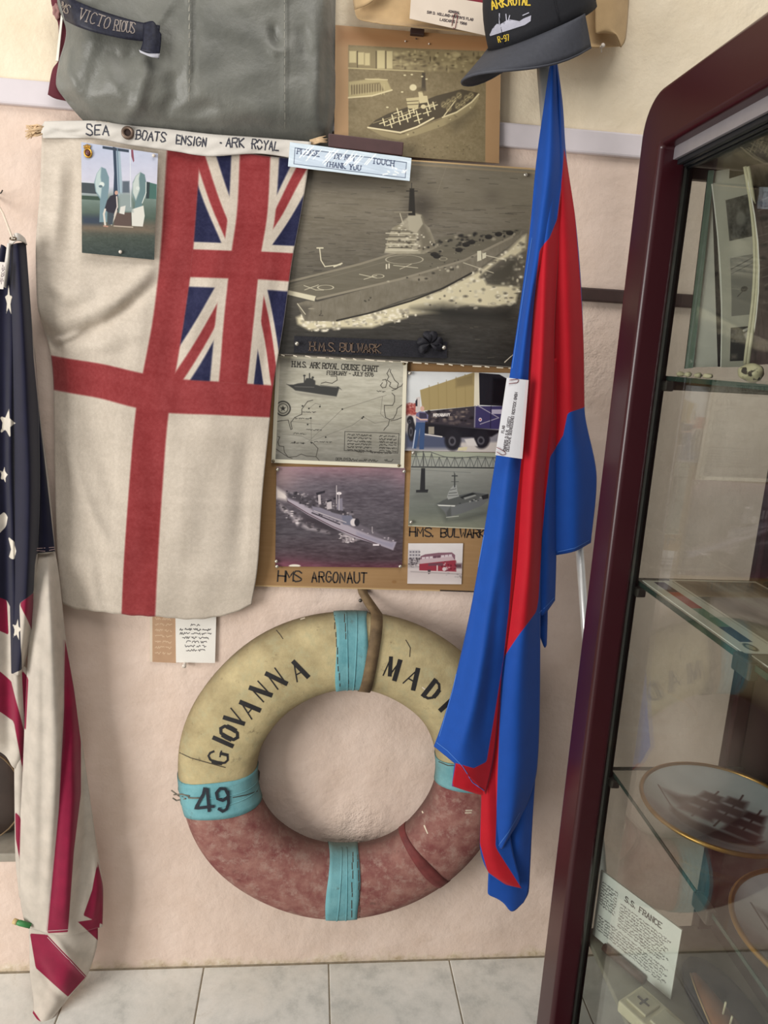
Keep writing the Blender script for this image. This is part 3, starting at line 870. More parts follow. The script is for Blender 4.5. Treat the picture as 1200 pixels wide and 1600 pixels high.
for ln in ([(501, 598), (508, 596), (518, 598), (526, 593), (525, 587), (516, 587)],
           [(608, 576), (604, 583), (607, 588), (604, 593), (610, 597), (608, 602), (614, 606), (620, 606), (622, 598), (616, 593), (612, 585), (609, 580), (610, 577)],
           [(597, 593), (602, 592), (604, 597), (602, 604), (597, 605), (594, 601), (597, 597)], [(612, 609), (618, 607), (622, 604), (627, 602), (629, 598)],
           [(612, 613), (616, 617), (616, 626), (613, 632), (600, 632), (600, 640), (602, 651), (608, 654), (614, 653), (619, 644), (620, 637), (628, 631)],
           [(608, 655), (606, 663), (601, 668), (599, 671)], [(610, 656), (620, 654), (627, 651)],
           [(488, 624), (480, 626), (474, 634), (471, 638), (471, 646), (460, 651), (454, 659), (456, 669), (454, 670), (450, 655), (440, 656), (430, 658)],
           [(434, 681), (437, 682), (434, 690), (436, 696), (443, 697), (444, 706), (450, 714), (456, 716)], [(430, 700), (438, 706), (450, 714), (462, 713), (470, 709), (478, 712), (493, 713), (496, 700), (488, 691), (484, 690)], [(493, 713), (500, 722), (530, 722)]): p.line(ln, 1.05, G)
for ln in ([(603, 616), (534, 638), (480, 690)], [(484, 689), (550, 663), (567, 650), (585, 660), (606, 656)], [(597, 618), (594, 645), (601, 652)], [(482, 637), (492, 629), (500, 631), (499, 634)], [(485, 650), (486, 690)], [(440, 677), (470, 680), (486, 688)], [(454, 657), (500, 662)]): p.line(ln, .55, (96, 92, 84), .8)
for q in ((534, 638), (567, 650), (565, 652), (508, 682), (485, 652), (499, 634), (482, 637), (486, 691), (472, 633), (480, 662), (460, 690), (473, 692)): p.ell(*q, 1.3, 1.3, K)
for ln in ((472, 643, 22), (478, 671, 24), (490, 690, 28), (588, 611, 14), (460, 653, 26), (458, 677, 20), (454, 692, 22)): p.lines(scribble(ln[0], ln[1], 2, ln[2], 1.6), .6, K, .8)
p.ell(442, 637, 11, 11, K, 1, .07, .09); p.ell(442, 637, 7.5, 7.5, K, .8, .1, .1)
p.poly([(442 + (5 if k % 2 else 2.3) * math.sin(k * math.pi / 5), 637 + (5 if k % 2 else 2.3) * math.cos(k * math.pi / 5)) for k in range(10)], K, .7)
p.line([(538, 673), (623, 676), (621, 707), (537, 703), (538, 673)], .8, K)
for r in range(6):
    p.lines(scribble(542, 679 + r * 4.9, 2, 38, 2), .75, K); p.lines(scribble(592, 681 + r * 4.7, 2, 27, 2), .75, K)
p.lines(scribble(556, 706, 2, 12, 1.6), .6, K); p.lines(scribble(578, 707, 2, 34, 1.6), .6, K)
p.lines(letters('DEPLOYED', 524, 719, 1.5, 4.2, .5, .2), .7, K); p.lines(scribble(546, 719.6, 1.5, 44, 3), .8, K); p.lines(scribble(600, 720, 1.5, 14, 3), .8, K)
cream = (218, 212, 190)
p.poly([c[0], c[1], (c[1][0] - 1, c[1][1] + 4), (c[0][0], c[0][1] + 4)], cream, 1); p.poly([c[0], (c[0][0] + 6, c[0][1]), (c[3][0] + 6, c[3][1]), c[3]], cream, 1)
p.poly([c[1], (c[1][0] - 6, c[1][1]), (c[2][0] - 6, c[2][1]), c[2]], cream); p.poly([c[3], c[2], (c[2][0], c[2][1] - 6), (c[3][0], c[3][1] - 6)], cream)
photo('cruise_chart', 'black and cream cruise chart with warship and coastlines pinned above the frigate photo', p, c, -.0135, [(427, 720), (623, 727), (631, 568)], .45, .0008, plain('dull_pin', (120, 108, 84), .4, .7), 0, .0034, lambda u, v: .004 * u**4, 'chart')

# -- grey frigate under way
c = [(432, 729), (633, 731), (628, 887), (430, 885)]
p = Print('frigate_print', c, 3.0); sea(p, [(729, (126, 108, 116)), (760, (98, 90, 98)), (830, (78, 72, 78)), (875, (72, 56, 62)), (887, (96, 52, 66))], 20, 30, 13, 2.6)
p.glow(437, 740, 30, 28, (176, 150, 150), .7); p.glow(540, 728, 120, 14, (166, 120, 130), .5); p.glow(440, 884, 60, 14, (140, 78, 96), .6); p.glow(632, 735, 20, 25, (160, 124, 134), .6)
p.poly([(431, 760), (450, 772), (447, 781), (431, 778)], (226, 214, 208), .95, 3)
foam = [(436, 785), (450, 797), (462, 808), (468, 812), (464, 818), (455, 806), (440, 796)], [(473, 817), (485, 822), (498, 826), (512, 828), (514, 832), (497, 829), (480, 826), (472, 822)], [(460, 812), (468, 806), (470, 814), (464, 820)], [(531, 834), (540, 832), (556, 840), (560, 842), (548, 844), (534, 840)]
for f_ in foam: p.poly(f_, (206, 194, 196), .7, 3)
p.speckle([(434, 782), (470, 806), (500, 820), (520, 830), (500, 834), (470, 824), (444, 806)], 160, [(216, 206, 206), (150, 138, 142), (60, 54, 58), (70, 64, 68)], (.8, 3), 33); p.speckle([(528, 832), (560, 842), (556, 847), (530, 846)], 60, [(216, 206, 206), (150, 138, 142), (70, 64, 68)], (.8, 2.4), 34)
p.poly([(470, 800), (500, 808), (530, 824), (528, 834), (500, 826), (474, 816)], (60, 52, 58), .7, 4)
p.poly([(449, 778), (455, 775), (480, 785), (530, 810), (560, 826), (600, 842), (619, 846), (614, 859), (590, 850), (556, 840), (520, 824), (480, 803), (450, 783)], (168, 158, 168), 1, .8)
p.poly([(556, 829), (600, 844), (619, 846), (614, 858), (588, 848), (556, 836)], (146, 140, 156), .7, 2)
p.line([(449, 782), (480, 801), (520, 822), (556, 837), (594, 851)], 1.1, (66, 42, 50)); p.rect(582, 849, 592, 852, (214, 204, 208))
p.poly([(446, 772), (470, 778), (500, 790), (540, 806), (556, 815), (600, 836), (619, 842), (612, 846), (585, 838), (556, 826), (520, 808), (480, 788), (452, 779)], (104, 96, 104), .9, 1.5)
p.poly([(447, 769), (462, 768), (484, 776), (512, 786), (546, 800), (556, 812), (540, 818), (500, 802), (470, 785), (450, 776)], (70, 64, 70), .85, 2)
p.speckle([(446, 766), (470, 768), (512, 780), (548, 796), (562, 818), (540, 819), (496, 802), (466, 784)], 420, [(44, 40, 46), (172, 162, 164), (96, 90, 98), (52, 48, 54), (130, 122, 128)], (.8, 2.8), 5)
p.speckle([(560, 822), (618, 840), (616, 846), (565, 830)], 40, [(176, 168, 172), (70, 64, 72), (196, 186, 190)], (.8, 2), 6)
lg, mg, bk = (190, 180, 182), (130, 124, 136), (46, 42, 50)
p.poly([(487, 790), (500, 792), (520, 800), (544, 806), (546, 817), (530, 814), (500, 802), (488, 798)], mg, 1, 1); p.poly([(533, 804), (548, 804), (552, 811), (548, 820), (536, 818)], (112, 112, 128), 1, .8)
p.poly([(496, 772), (500, 772), (501, 786), (497, 787)], lg); p.poly([(493, 769), (507, 765.5), (507, 769), (494, 773)], bk)
p.poly([(510, 783), (517, 781), (518, 794), (510, 795)], lg, 1, .8); p.poly([(510, 781), (517, 779), (518, 782), (510, 784)], bk)
p.poly([(527, 779), (534, 777), (535, 797), (525, 795)], mg, 1, .8); p.line([(525, 758), (525, 786)], 1, (206, 196, 196)); p.ell(529, 770, 4, 2.2, (232, 222, 222)); p.line([(529, 770), (529, 796)], 1.2, lg); p.ell(522, 778, 2, 1.6, bk)
p.ell(552, 815, 5.5, 6, (214, 204, 204)); p.ell(557, 815, 4, 6, bk); p.line([(487, 800), (530, 818)], 2, (66, 60, 68)); p.line([(490, 797), (540, 815)], 1.2, lg)
p.line([(581, 822), (581, 830)], 1, lg); p.ell(460, 884, 9, 2.4, (222, 214, 198))
photo('frigate_photograph', 'faded purplish photo of a grey frigate under way pinned below the cruise chart', p, c, -.0118, [(434, 733), (631, 736), (432, 876), (433, 884), (625, 884)], .3)

# -- lorry
c = [(637, 580), (800, 583), (792, 707), (631, 704)]
p = Print('lorry_print', c, 3.2); p.vgrad([(580, (214, 216, 216)), (640, (206, 208, 206)), (660, (150, 146, 150)), (707, (120, 118, 128))]); p.noise(8, 30, 20, 3, 40)
p.rect(633, 630, 652, 650, (172, 92, 84), 1, 2); p.speckle([(633, 630), (650, 630), (650, 650), (633, 650)], 30, [(200, 150, 140), (140, 60, 56)], (1, 2.4), 1); p.rect(632, 648, 650, 700, (206, 200, 194), 1, 2)
p.poly([(632, 692), (800, 690), (800, 707), (632, 707)], (196, 188, 182), 1, 2); p.poly([(632, 676), (700, 680), (722, 702), (632, 702)], (76, 82, 104), .9, 4)
p.poly([(656, 609), (739, 582), (743, 583), (741, 634), (660, 641)], (160, 142, 98), 1, .6); p.noise(0, 1, 1, 1, 1)
for x in (670, 684, 697, 712, 726): p.line([(x, 606 - (x - 656) * .3), (x + 1, 640 - (x - 656) * .06)], 1.6, (146, 128, 86), .5)
p.poly([(711, 591), (740, 583), (740, 602), (711, 606)], (134, 118, 82), .6, 1.5)
p.poly([(741, 582), (748, 582), (749, 633), (740, 634)], (214, 206, 186)); p.poly([(748, 582.5), (780, 585), (793, 592), (790, 634), (749, 632)], (34, 32, 38)); p.poly([(770, 590), (792, 592), (788, 632), (768, 630)], (18, 17, 22), .9, 2)
p.poly([(650, 621), (656, 619), (656, 645), (649, 643)], (200, 190, 184)); p.poly([(649, 626), (652, 622), (652, 634), (649, 634)], bk)
p.poly([(664, 642), (741, 634), (742, 668), (664, 662)], (58, 52, 58)); p.speckle([(668, 640), (741, 636), (741, 664), (668, 658)], 60, [(126, 112, 104), (34, 30, 34), (90, 80, 80)], (1.4, 4), 8)
p.lines(letters('ROYAL', 677, 650, -2, 4, .6, .2), 1.2, (216, 210, 204)); p.lines(letters('NAVY', 690.5, 649.5, -2, 4, .6, .2), 1.2, (216, 210, 204))
p.poly([(741, 634), (790, 634), (785, 671), (741, 669)], (62, 56, 96)); p.line([(746, 633), (779, 652), (750, 662)], 1.5, (150, 144, 160)); p.rect(768, 639, 784, 646, (176, 168, 186)); p.line([(767, 634), (766, 668)], 1.2, (40, 36, 60)); p.line([(741, 669), (785, 671)], 1.4, (176, 170, 176)); p.line([(742, 634), (741, 668)], 2, (126, 122, 136))
p.ell(750, 655, 2.6, 3, (206, 200, 206)); p.ell(750, 655, 1.2, 1.4, (170, 60, 66))
p.poly([(660, 660), (742, 668), (785, 672), (768, 682), (700, 684), (660, 676)], (30, 28, 34), 1, 1.5)
for x, y, rx, ry in ((707, 687, 13, 17), (752, 686, 13, 15), (643, 672, 6, 17), (641, 656, 5, 7)):
    p.ell(x, y, rx, ry, (36, 34, 40)); p.ell(x - 1, y + 2, rx * .45, ry * .45, (84, 82, 88)); p.ell(x - 1, y + 2, rx * .25, ry * .25, (40, 38, 44))
p.poly([(725, 686), (740, 684), (746, 697), (730, 696)], (206, 200, 196), 1, 1); p.poly([(716, 699), (730, 698), (728, 704), (714, 704)], (206, 196, 160)); p.rect(669, 666, 678, 678, (150, 142, 128)); p.line([(663, 678), (690, 682)], 2, (206, 200, 196))
p.ell(659.5, 638, 3.2, 4.2, (206, 164, 146)); p.poly([(650, 645), (656, 642), (664, 643), (669, 648), (668, 658), (650, 659)], (110, 106, 136)); p.poly([(655, 644), (666, 645), (667, 653), (655, 653)], (58, 52, 72)); p.line([(651, 651), (657, 655), (667, 655)], 2.2, (206, 170, 154))
p.poly([(650, 659), (664, 659), (662, 702), (655, 702), (656, 668), (650, 701), (644, 700)], (58, 80, 118)); p.line([(649, 672), (645, 700)], 2, (186, 192, 206), .7)
p.ell(650, 612, 1, 6, (60, 60, 60), .0)
photo('lorry_photograph', 'colour photo of a man beside a canvas covered lorry at the right of the chart', p, c, -.0124, [(640, 583)], .3)

# -- carrier under the bridge
c = [(643, 704), (790, 708), (776, 828), (638, 822)]
p = Print('harbour_print', c, 3.2); sea(p, [(704, (158, 160, 146)), (736, (142, 143, 136)), (760, (122, 124, 118)), (800, (108, 112, 104)), (828, (134, 136, 118))], 5, 50, 30, 4)
p.rect(640, 704, 790, 718, (160, 164, 146), .8, 3); B1 = (82, 84, 82); p.poly([(644, 716), (785, 716), (785, 730), (642, 728)], (150, 152, 144), .6, 1)
for ln in ([(643, 729), (790, 731)],): p.line(ln, 1.8, (52, 54, 54))
p.line([(643, 706), (672, 706), (692, 713), (712, 716), (745, 713), (790, 715)], 1, B1); p.line([(643, 713), (790, 716)], .8, B1)
for k, x in enumerate(range(644, 790, 12)):
    p.line([(x, 729), (x + 6, 708 if x < 680 else 714), (x + 12, 729)], .9, B1); p.line([(x + 6, 709 if x < 680 else 714), (x + 6, 729)], .7, B1)
p.line([(642, 733), (735, 738)], .8, (112, 114, 110))
p.poly([(658, 731), (664, 731), (664, 766), (656, 766)], (42, 42, 44)); p.poly([(650, 765), (669, 764), (668, 769), (650, 769)], (42, 42, 44)); p.line([(661, 704), (661, 732)], 1.2, (74, 74, 72))
p.poly([(650, 770), (670, 770), (674, 778), (646, 778)], (96, 98, 94), .6, 4)
p.poly([(683, 788), (700, 805), (700, 812), (760, 800), (770, 786), (765, 800), (730, 812), (696, 815)], (70, 72, 68), .6, 5)
p.poly([(682, 787), (692, 781), (705, 776), (740, 768), (763, 771), (766, 778), (752, 790), (726, 800), (698, 808), (695, 800)], (104, 106, 106), 1, .6)
p.poly([(682, 787), (692, 781), (705, 776), (738, 769), (762, 772), (745, 780), (712, 789)], (86, 88, 86), 1, .7); p.poly([(683, 788), (711, 789), (710, 791), (685, 790)], (206, 206, 198))
p.poly([(718, 776), (738, 769), (744, 771), (722, 779)], (46, 48, 48)); p.poly([(724, 777), (742, 772), (744, 774), (726, 780)], (140, 142, 138)); p.speckle([(715, 786), (762, 773), (765, 777), (724, 790)], 40, [(50, 50, 52), (166, 168, 162)], (.8, 2), 3); p.poly([(752, 774), (763, 771), (763, 778), (754, 780)], (44, 46, 48))
p.poly([(700, 769), (704, 762), (708, 758), (713, 757), (714, 766), (717, 775), (700, 780), (698, 776)], (150, 152, 148)); p.line([(701, 770), (713, 769)], 1, (70, 72, 72)); p.line([(703, 765), (712, 763)], .9, (80, 82, 82)); p.line([(700, 774), (715, 773)], .9, (90, 92, 92)); p.line([(710, 740), (710, 760)], 1.8, (56, 58, 58)); p.line([(706, 743), (714, 743)], 1.6, (56, 58, 58)); p.line([(705, 752), (716, 752)], .8, (70, 72, 72)); p.line([(709, 737), (710, 742)], 1, B1)
p.poly([(697, 800), (704, 790), (705, 806), (698, 808)], (84, 86, 84), .8, 1); p.line([(697, 808), (716, 806)], 1, (206, 206, 196), .8)
p.line([(638, 821.5), (776, 827)], 1.2, (206, 202, 180))
photo('harbour_photograph', 'grey photo of an aircraft carrier beneath a girder bridge below the lorry photo', p, c, -.0114, [(645, 707), (642, 815)], .35)

# -- double decker
c = [(638, 849), (723.5, 849), (721, 913), (636.5, 912)]
p = Print('bus_print', c, 4, (216, 208, 206)); p.vgrad([(849, (218, 212, 210)), (880, (210, 202, 200)), (895, (196, 184, 182)), (913, (214, 204, 200))]); p.noise(4, 20, 10, 3, 2)
p.rect(638, 859, 656, 878, (190, 184, 186)); [p.rect(640 + 4.5 * a, 861 + 5 * b_, 643 + 4.5 * a, 863.4 + 5 * b_, (110, 104, 112), .9) for a in range(4) for b_ in range(3)]
p.rect(638, 874, 656, 886, (120, 112, 116), .7, 3); p.speckle([(638, 872), (656, 872), (656, 886), (638, 886)], 26, [(70, 62, 66), (200, 190, 190)], (1, 2.4), 2); p.rect(711, 880, 722, 888, (96, 74, 80), .8, 1.5)
p.poly([(657, 869), (664, 866), (685, 863.5), (706, 863), (711, 867), (711, 874), (656, 880)], (128, 92, 104)); p.poly([(656, 874), (706, 868), (711, 876), (656, 881)], (190, 168, 172))
for k in range(8): p.poly([(659 + 6 * k, 870.5 - .6 * k), (664 + 6 * k, 870 - .6 * k), (664 + 6 * k, 873 - .5 * k), (659 + 6 * k, 873.6 - .5 * k)], (206, 192, 196) if k not in (3, 4) else (104, 74, 86))
p.poly([(655, 881), (711, 875), (713, 893), (655, 891)], (146, 52, 66)); p.poly([(669, 880), (692, 879), (692, 884), (669, 884)], (110, 66, 78)); p.speckle([(690, 878), (712, 876), (712, 892), (690, 892)], 40, [(96, 30, 42), (200, 180, 180), (140, 60, 72)], (1, 2), 4)
p.ell(694, 889, 3, 3, (206, 192, 192)); p.line([(683, 884), (683, 891)], 2, (206, 190, 186)); p.poly([(668, 890), (673, 890), (672, 896), (669, 897)], (80, 66, 70)); p.line([(642, 893), (721, 897)], 2.2, (168, 158, 156), .7); p.speckle([(690, 895), (721, 897), (721, 903), (700, 900)], 18, [(176, 168, 166), (150, 140, 140)], (1, 2), 6)
photo('bus_photograph', 'small colour photo of a red double decker bus at the bottom of the cardboard', p, c, -.0112, (), .35, .0009)

# -- big carrier board
BW_Y = -.031
c = [(446, 236), (837, 263), (803, 575), (430, 554)]
p = Print('carrier_print', c, 2.6)
sea(p, [(240, (116, 108, 88)), (300, (122, 114, 94)), (360, (110, 103, 86)), (440, (88, 83, 70)), (510, (58, 55, 48)), (575, (44, 42, 38))], 11, 60, 34, 4)
p.glow(520, 275, 110, 26, (66, 60, 50), .6); p.glow(655, 318, 22, 22, (56, 50, 42), .75); p.glow(770, 300, 70, 50, (136, 128, 106), .5); p.glow(768, 305, 14, 10, (100, 92, 76), .6)
for k in range(260):
    g = random.Random(k + 1900); x, y = g.uniform(440, 800), g.uniform(275, 570); d_ = g.random() < .5; p.line([(x, y), (x + g.uniform(4, 16), y + g.uniform(-1.5, 1.5))], g.uniform(.6, 1.8), (52, 48, 40) if d_ else (124, 116, 96), .35 if y < 470 else .22)
for k in range(70):
    g = random.Random(k + 900); x, y = g.uniform(470, 800), g.uniform(310, 400); p.line([(x, y), (x + g.uniform(10, 34), y + g.uniform(-1, 2))], g.uniform(.6, 1.4), (78, 72, 60), .45)
fo = (206, 196, 158)
p.poly([(462, 493), (470, 489), (519, 499), (574, 486), (600, 478), (684, 450), (745, 420), (790, 390), (815, 366), (823, 362), (822, 384), (806, 396), (780, 402), (752, 425), (760, 440), (812, 444), (806, 470), (770, 476), (728, 474), (700, 480), (684, 486), (636, 489), (632, 494), (600, 502), (578, 510), (520, 510), (482, 514), (464, 504)], fo, .9, 2.5)
p.speckle([(600, 496), (690, 446), (750, 414), (822, 366), (816, 448), (806, 474), (700, 484), (640, 492)], 520, [(132, 125, 103), (226, 218, 186), (104, 98, 82), (186, 178, 148), (214, 206, 172)], (1.2, 4.4), 7); p.poly([(752, 426), (800, 396), (812, 404), (800, 436), (770, 442)], (74, 70, 58), .7, 5); p.poly([(640, 478), (690, 470), (760, 480), (804, 474), (800, 500), (700, 500)], (44, 42, 36), .75, 7)
p.speckle([(462, 488), (574, 484), (640, 478), (632, 498), (520, 514), (478, 516)], 300, [(232, 224, 194), (160, 152, 128)], (1, 4), 9)
p.poly([(463, 471), (475, 499), (519, 499), (574, 485), (620, 467), (684, 447), (750, 413), (814, 366), (816, 356), (760, 384), (724, 402), (625, 431), (494, 468), (478, 466)], (118, 111, 92), 1, .8)
hm = poly_sd(p.X, p.Y, [(463, 471), (475, 499), (519, 499), (574, 485), (620, 467), (684, 447), (750, 413), (814, 366), (816, 356), (760, 384), (724, 402), (625, 431), (494, 468), (478, 466)]) > 0; p.noise(9, 14, 10, 4, 78, hm); p.noise(7, 3, 8, 3, 79, hm)
for q in range(14): x = 500 + q * 20; p.line([(x, 470 - q * 5.6), (x + 2, 492 - q * 6.8)], .6, (98, 92, 76), .6)
p.line([(524, 498), (574, 486), (640, 466), (690, 446), (735, 422)], 2.6, (52, 48, 40)); p.poly([(463, 472), (478, 497), (486, 474)], (92, 86, 72), .7, 2)
p.poly([(446, 442), (598, 398), (640, 386), (690, 366), (760, 356), (816, 354), (812, 362), (760, 384), (724, 400), (625, 430), (494, 462), (447, 452)], (106, 100, 82), 1, .7); dm = poly_sd(p.X, p.Y, [(446, 442), (598, 398), (640, 386), (690, 366), (760, 356), (816, 354), (812, 362), (760, 384), (724, 400), (625, 430), (494, 462), (447, 452)]) > 0; p.noise(7, 40, 3, 3, 77, dm)
p.speckle([(640, 430), (724, 400), (812, 362), (812, 356), (740, 378), (650, 415)], 60, [(70, 65, 54), (140, 132, 108)], (.6, 1.8), 78)
p.line([(447, 437), (560, 408), (640, 383)], 3.4, (134, 126, 104)); p.line([(449, 447), (640, 393)], .7, (130, 122, 100), .7)
p.poly([(448, 449), (492, 459), (490, 467), (447, 456)], (208, 200, 166), 1, .7); p.line([(494, 463), (625, 431), (724, 402), (800, 366)], 3.4, (140, 132, 110)); p.speckle([(494, 460), (625, 428), (724, 398), (800, 362), (806, 370), (724, 408), (625, 438), (496, 469)], 130, [(66, 62, 52), (176, 168, 140), (90, 84, 70)], (.8, 2.2), 11)
for ln, wd in (([(474, 442), (492, 449), (504, 449)], 1), ([(475, 449), (496, 441)], 1), ([(559, 424), (586, 430)], 1), ([(566, 432), (586, 426)], 1), ([(612, 410), (650, 414)], 1), ([(622, 416), (640, 408)], .9)): p.line(ln, wd, (196, 188, 156))
p.ell(507, 445, 12, 3.6, (196, 188, 156), 1, .06, .08); p.ell(588, 427, 9, 3, (196, 188, 156), 1, .06, .09); p.ell(629, 401, 29, 7, (178, 170, 142), 1, .03, .035); p.ell(690, 400, 6, 2.4, (170, 162, 134), 1, .1, .1)
p.ell(497, 413, 0, 0, fo, 0) if 0 else None
p.line([(498, 384), (500, 402), (506, 412), (530, 409)], 1.6, (206, 198, 164)); p.line([(494, 383), (503, 383)], 2, (206, 198, 164)); p.line([(520, 412), (532, 407)], 2.4, (206, 198, 164)); p.ell(554, 401, 5, 5, (96, 90, 74))
p.poly([(598, 390), (603, 368), (610, 352), (622, 346), (628, 340), (636, 334), (640, 328), (656, 332), (660, 345), (668, 352), (674, 366), (680, 382), (660, 392), (620, 393)], (150, 142, 117), 1, 1)
im = poly_sd(p.X, p.Y, [(598, 390), (603, 368), (610, 352), (622, 346), (628, 340), (636, 334), (640, 328), (656, 332), (660, 345), (668, 352), (674, 366), (680, 382), (660, 392), (620, 393)]) > 0; p.noise(24, 9, 7, 4, 83, im)
p.poly([(646, 334), (658, 334), (672, 366), (680, 384), (656, 390), (650, 360)], (112, 105, 86), .7, 3); p.poly([(598, 391), (604, 378), (640, 380), (652, 391)], (176, 168, 140), .6, 2)
for y in (356, 365, 373, 382): p.line([(604, y), (640, y + 1)], 1.6, (92, 86, 70)); p.line([(600, y + 4), (650, y + 5)], 1.2, (206, 198, 166))
p.speckle([(602, 388), (620, 348), (656, 334), (676, 384)], 90, [(76, 70, 58), (206, 198, 168), (120, 112, 92)], (1, 2.8), 13); p.poly([(634, 332), (654, 332), (658, 346), (648, 360), (636, 356)], (168, 160, 134), 1, 1)
p.poly([(637, 292), (644, 292), (646, 333), (635, 333)], (40, 36, 30), 1, .8); p.line([(632, 296), (649, 296)], 1.2, (40, 36, 30)); p.line([(640, 284), (640, 294)], 1, (50, 46, 38)); p.line([(614, 328), (640, 328)], 2.4, (130, 122, 100)); p.line([(622, 330), (627, 346)], 1.4, (180, 172, 144))
p.speckle([(660, 382), (700, 366), (760, 356), (812, 356), (808, 362), (740, 376), (690, 390)], 120, [(48, 44, 38), (64, 60, 50), (150, 142, 118), (36, 34, 30)], (1.4, 3.8), 15)
for x, y in ((680, 396), (676, 393), (715, 386), (726, 378), (735, 374), (762, 366), (778, 362), (796, 360)): p.ell(x, y, 6, 3.6, (40, 37, 32)); p.line([(x - 10, y - 3), (x + 9, y - 1)], 1, (54, 50, 42))
for x, y in ((601, 413), (605, 412)): p.line([(x, y - 4), (x, y + 2)], 2.2, (206, 198, 168))
p.poly([(744, 388), (750, 387), (751, 402), (744, 404)], (206, 200, 168)); p.poly([(752, 392), (758, 390), (758, 398), (752, 401)], (206, 200, 168)); p.line([(755, 394), (790, 402)], 1.1, (206, 198, 166)); p.line([(722, 406), (770, 422)], 1.1, (190, 182, 152)); p.ell(654, 431, 16, 4.4, (140, 132, 110), .8, .3); p.speckle([(640, 432), (724, 404), (724, 412), (650, 440)], 30, [(60, 56, 46), (180, 172, 144)], (1.2, 3), 17)
p.line([(500, 482), (500, 487), (497, 490), (503, 490)], 1, (70, 64, 54)); p.speckle([(556, 466), (578, 460), (578, 466), (560, 472)], 8, [(60, 56, 46)], (1, 2), 19); p.line([(464, 471), (476, 488)], 1.4, (196, 188, 156)); p.ell(485, 479, 5, 1, (150, 142, 118))
for ln in ([(788, 565), (803, 552)], [(788, 566), (798, 556)]): p.line(ln, 1.1, (206, 196, 170))
p.line([(430, 553), (803, 573.5)], 1.3, (176, 164, 140), .55); p.line([(640, 250), (837, 264)], 3, (190, 160, 112)); p.line([(640, 256), (836, 270)], 3, (140, 126, 98), .6); p.line([(695, 258), (680, 300)], .8, (142, 132, 108), .6)
p.a[..., 2] *= 1.04
bwe = thing('carrier_photograph', 'large sepia photo board of an aircraft carrier at sea, biggest picture on the wall', 'photograph', at(630, 400, BW_Y))
board('photo_board', c, BW_Y, .005, p.mat(.42), plain('worn_board_edge', (150, 128, 96), .9), bwe)
pin(820, 274, BW_Y, M_pin, bwe, .0042)
g = random.Random(4)
fl = [[(x, 554.5 + (x - 430) * .0563 + g.uniform(-1.2, .4)), (x + g.uniform(3, 14), 555 + (x - 425) * .0563)] for x in np.linspace(440, 795, 20)]
stroke_mesh('frayed_edge', fl, 1.6, plane_hit(BW_Y), M_tear, bwe, .0004)

# -- black cap tally with gilt lettering across the foot of it
TY = BW_Y - .003
M_rib = NT('black_silk'); M_rib.base(M_rib.ramp(M_rib.noise(260, 3), [(.3, lin((20, 20, 26))), (.7, lin((36, 35, 42)))])); M_rib.bump(M_rib.noise(500, 2), .5, .001); M_rib = M_rib.set(.6, 0, .3, 0, .05)
e = thing('cap_tally', 'black naval cap ribbon with gilt letters pinned across the big carrier photo', 'ribbon', at(575, 542, TY))
board('band', [(460, 525), (699, 534), (698, 560), (459, 551)], TY, .0012, M_rib, M_rib, e, lambda u, v: .0015 * np.sin(u * 22) * (v - .3))
stroke_mesh('gilt_lettering', letters('H.M.S.', 484, 547.5, 2.2, 13, .58, .14, .10) + letters('BULWARK', 531, 549, 2.2, 13, .56, .15, .10), 1.6, plane_hit(TY - .002), plain('gilt_thread', (112, 92, 76), .55, .3), e, .0004)


def loop_bow(name, cx, cy, y, r, mat, parent, ang):
    bm = bmesh.new(); n = 14; rows = []
    for k in range(n + 1):
        a = 2 * math.pi * k / n; rr = r * (math.sin(a / 2)); px = cx + math.cos(ang) * rr * 1.1 + math.cos(ang + 1.57) * r * .35 * math.sin(a); py = cy + math.sin(ang) * rr * 1.1 + math.sin(ang + 1.57) * r * .35 * math.sin(a)
        rows.append([bm.verts.new(at(px, py, y - .001)), bm.verts.new(at(px, py, y - .009 - .003 * math.sin(a * 2)))])
    for a, b_ in zip(rows, rows[1:]): bm.faces.new((a[0], a[1], b_[1], b_[0]))
    c0 = bm.verts.new(at(cx + math.cos(ang) * r * .55, cy + math.sin(ang) * r * .55, y - .007))
    for a, b_ in zip(rows, rows[1:]): bm.faces.new((a[1], c0, b_[1]))
    return from_bm(name, bm, mat, parent, True)


for a in (-2.9, -1.9, -1.2, -.3, .4, 2.5): loop_bow('bow_loop', 672, 537, TY, 19, M_rib, e, a)
pin(464, 537, TY - .0015, M_pin, e, .0046); pin(693, 543, TY - .004, M_pin, e, .0046)

# -- sepia carrier on a brown mount, above
SM_Y = -.022
c = [(524, 40), (783, 60), (779, 256), (522, 236)]
p = Print('sepia_mount', c, 2.4, (168, 134, 96)); p.noise(8, 80, 80, 4, 80)
p.poly([(524, 40), (783, 60), (783, 86), (524, 68)], (152, 112, 74), .7, 6)
q = [(544, 70), (759, 80), (757, 262), (544, 236)]
p.poly(q, (126, 112, 82), 1, .6); msk = poly_sd(p.X, p.Y, q) > 0; p.noise(9, 20, 8, 4, 81, msk); p.noise(9, 3, 3, 2, 82, msk)
lt = (194, 180, 136)
p.poly([(544, 72), (759, 81), (759, 114), (544, 104)], (140, 126, 92), .8, 2); p.speckle([(612, 78), (758, 84), (758, 114), (612, 104)], 170, [(176, 162, 120), (96, 84, 60), (160, 146, 108), (116, 102, 74)], (1.2, 5), 3)
for x0, x1, y0, y1 in ((545, 556, 79, 97), (558, 568, 81, 100), (569, 577, 82, 101), (588, 600, 78, 106), (602, 612, 79, 106)): p.rect(x0, y0, x1, y1, lt, .9, .8)
for x in (557, 586, 601): p.rect(x, 79, x + 1.5, 106, (84, 72, 50), .9, .5)
p.line([(544, 105), (660, 110)], 2.2, (180, 166, 124), .7)
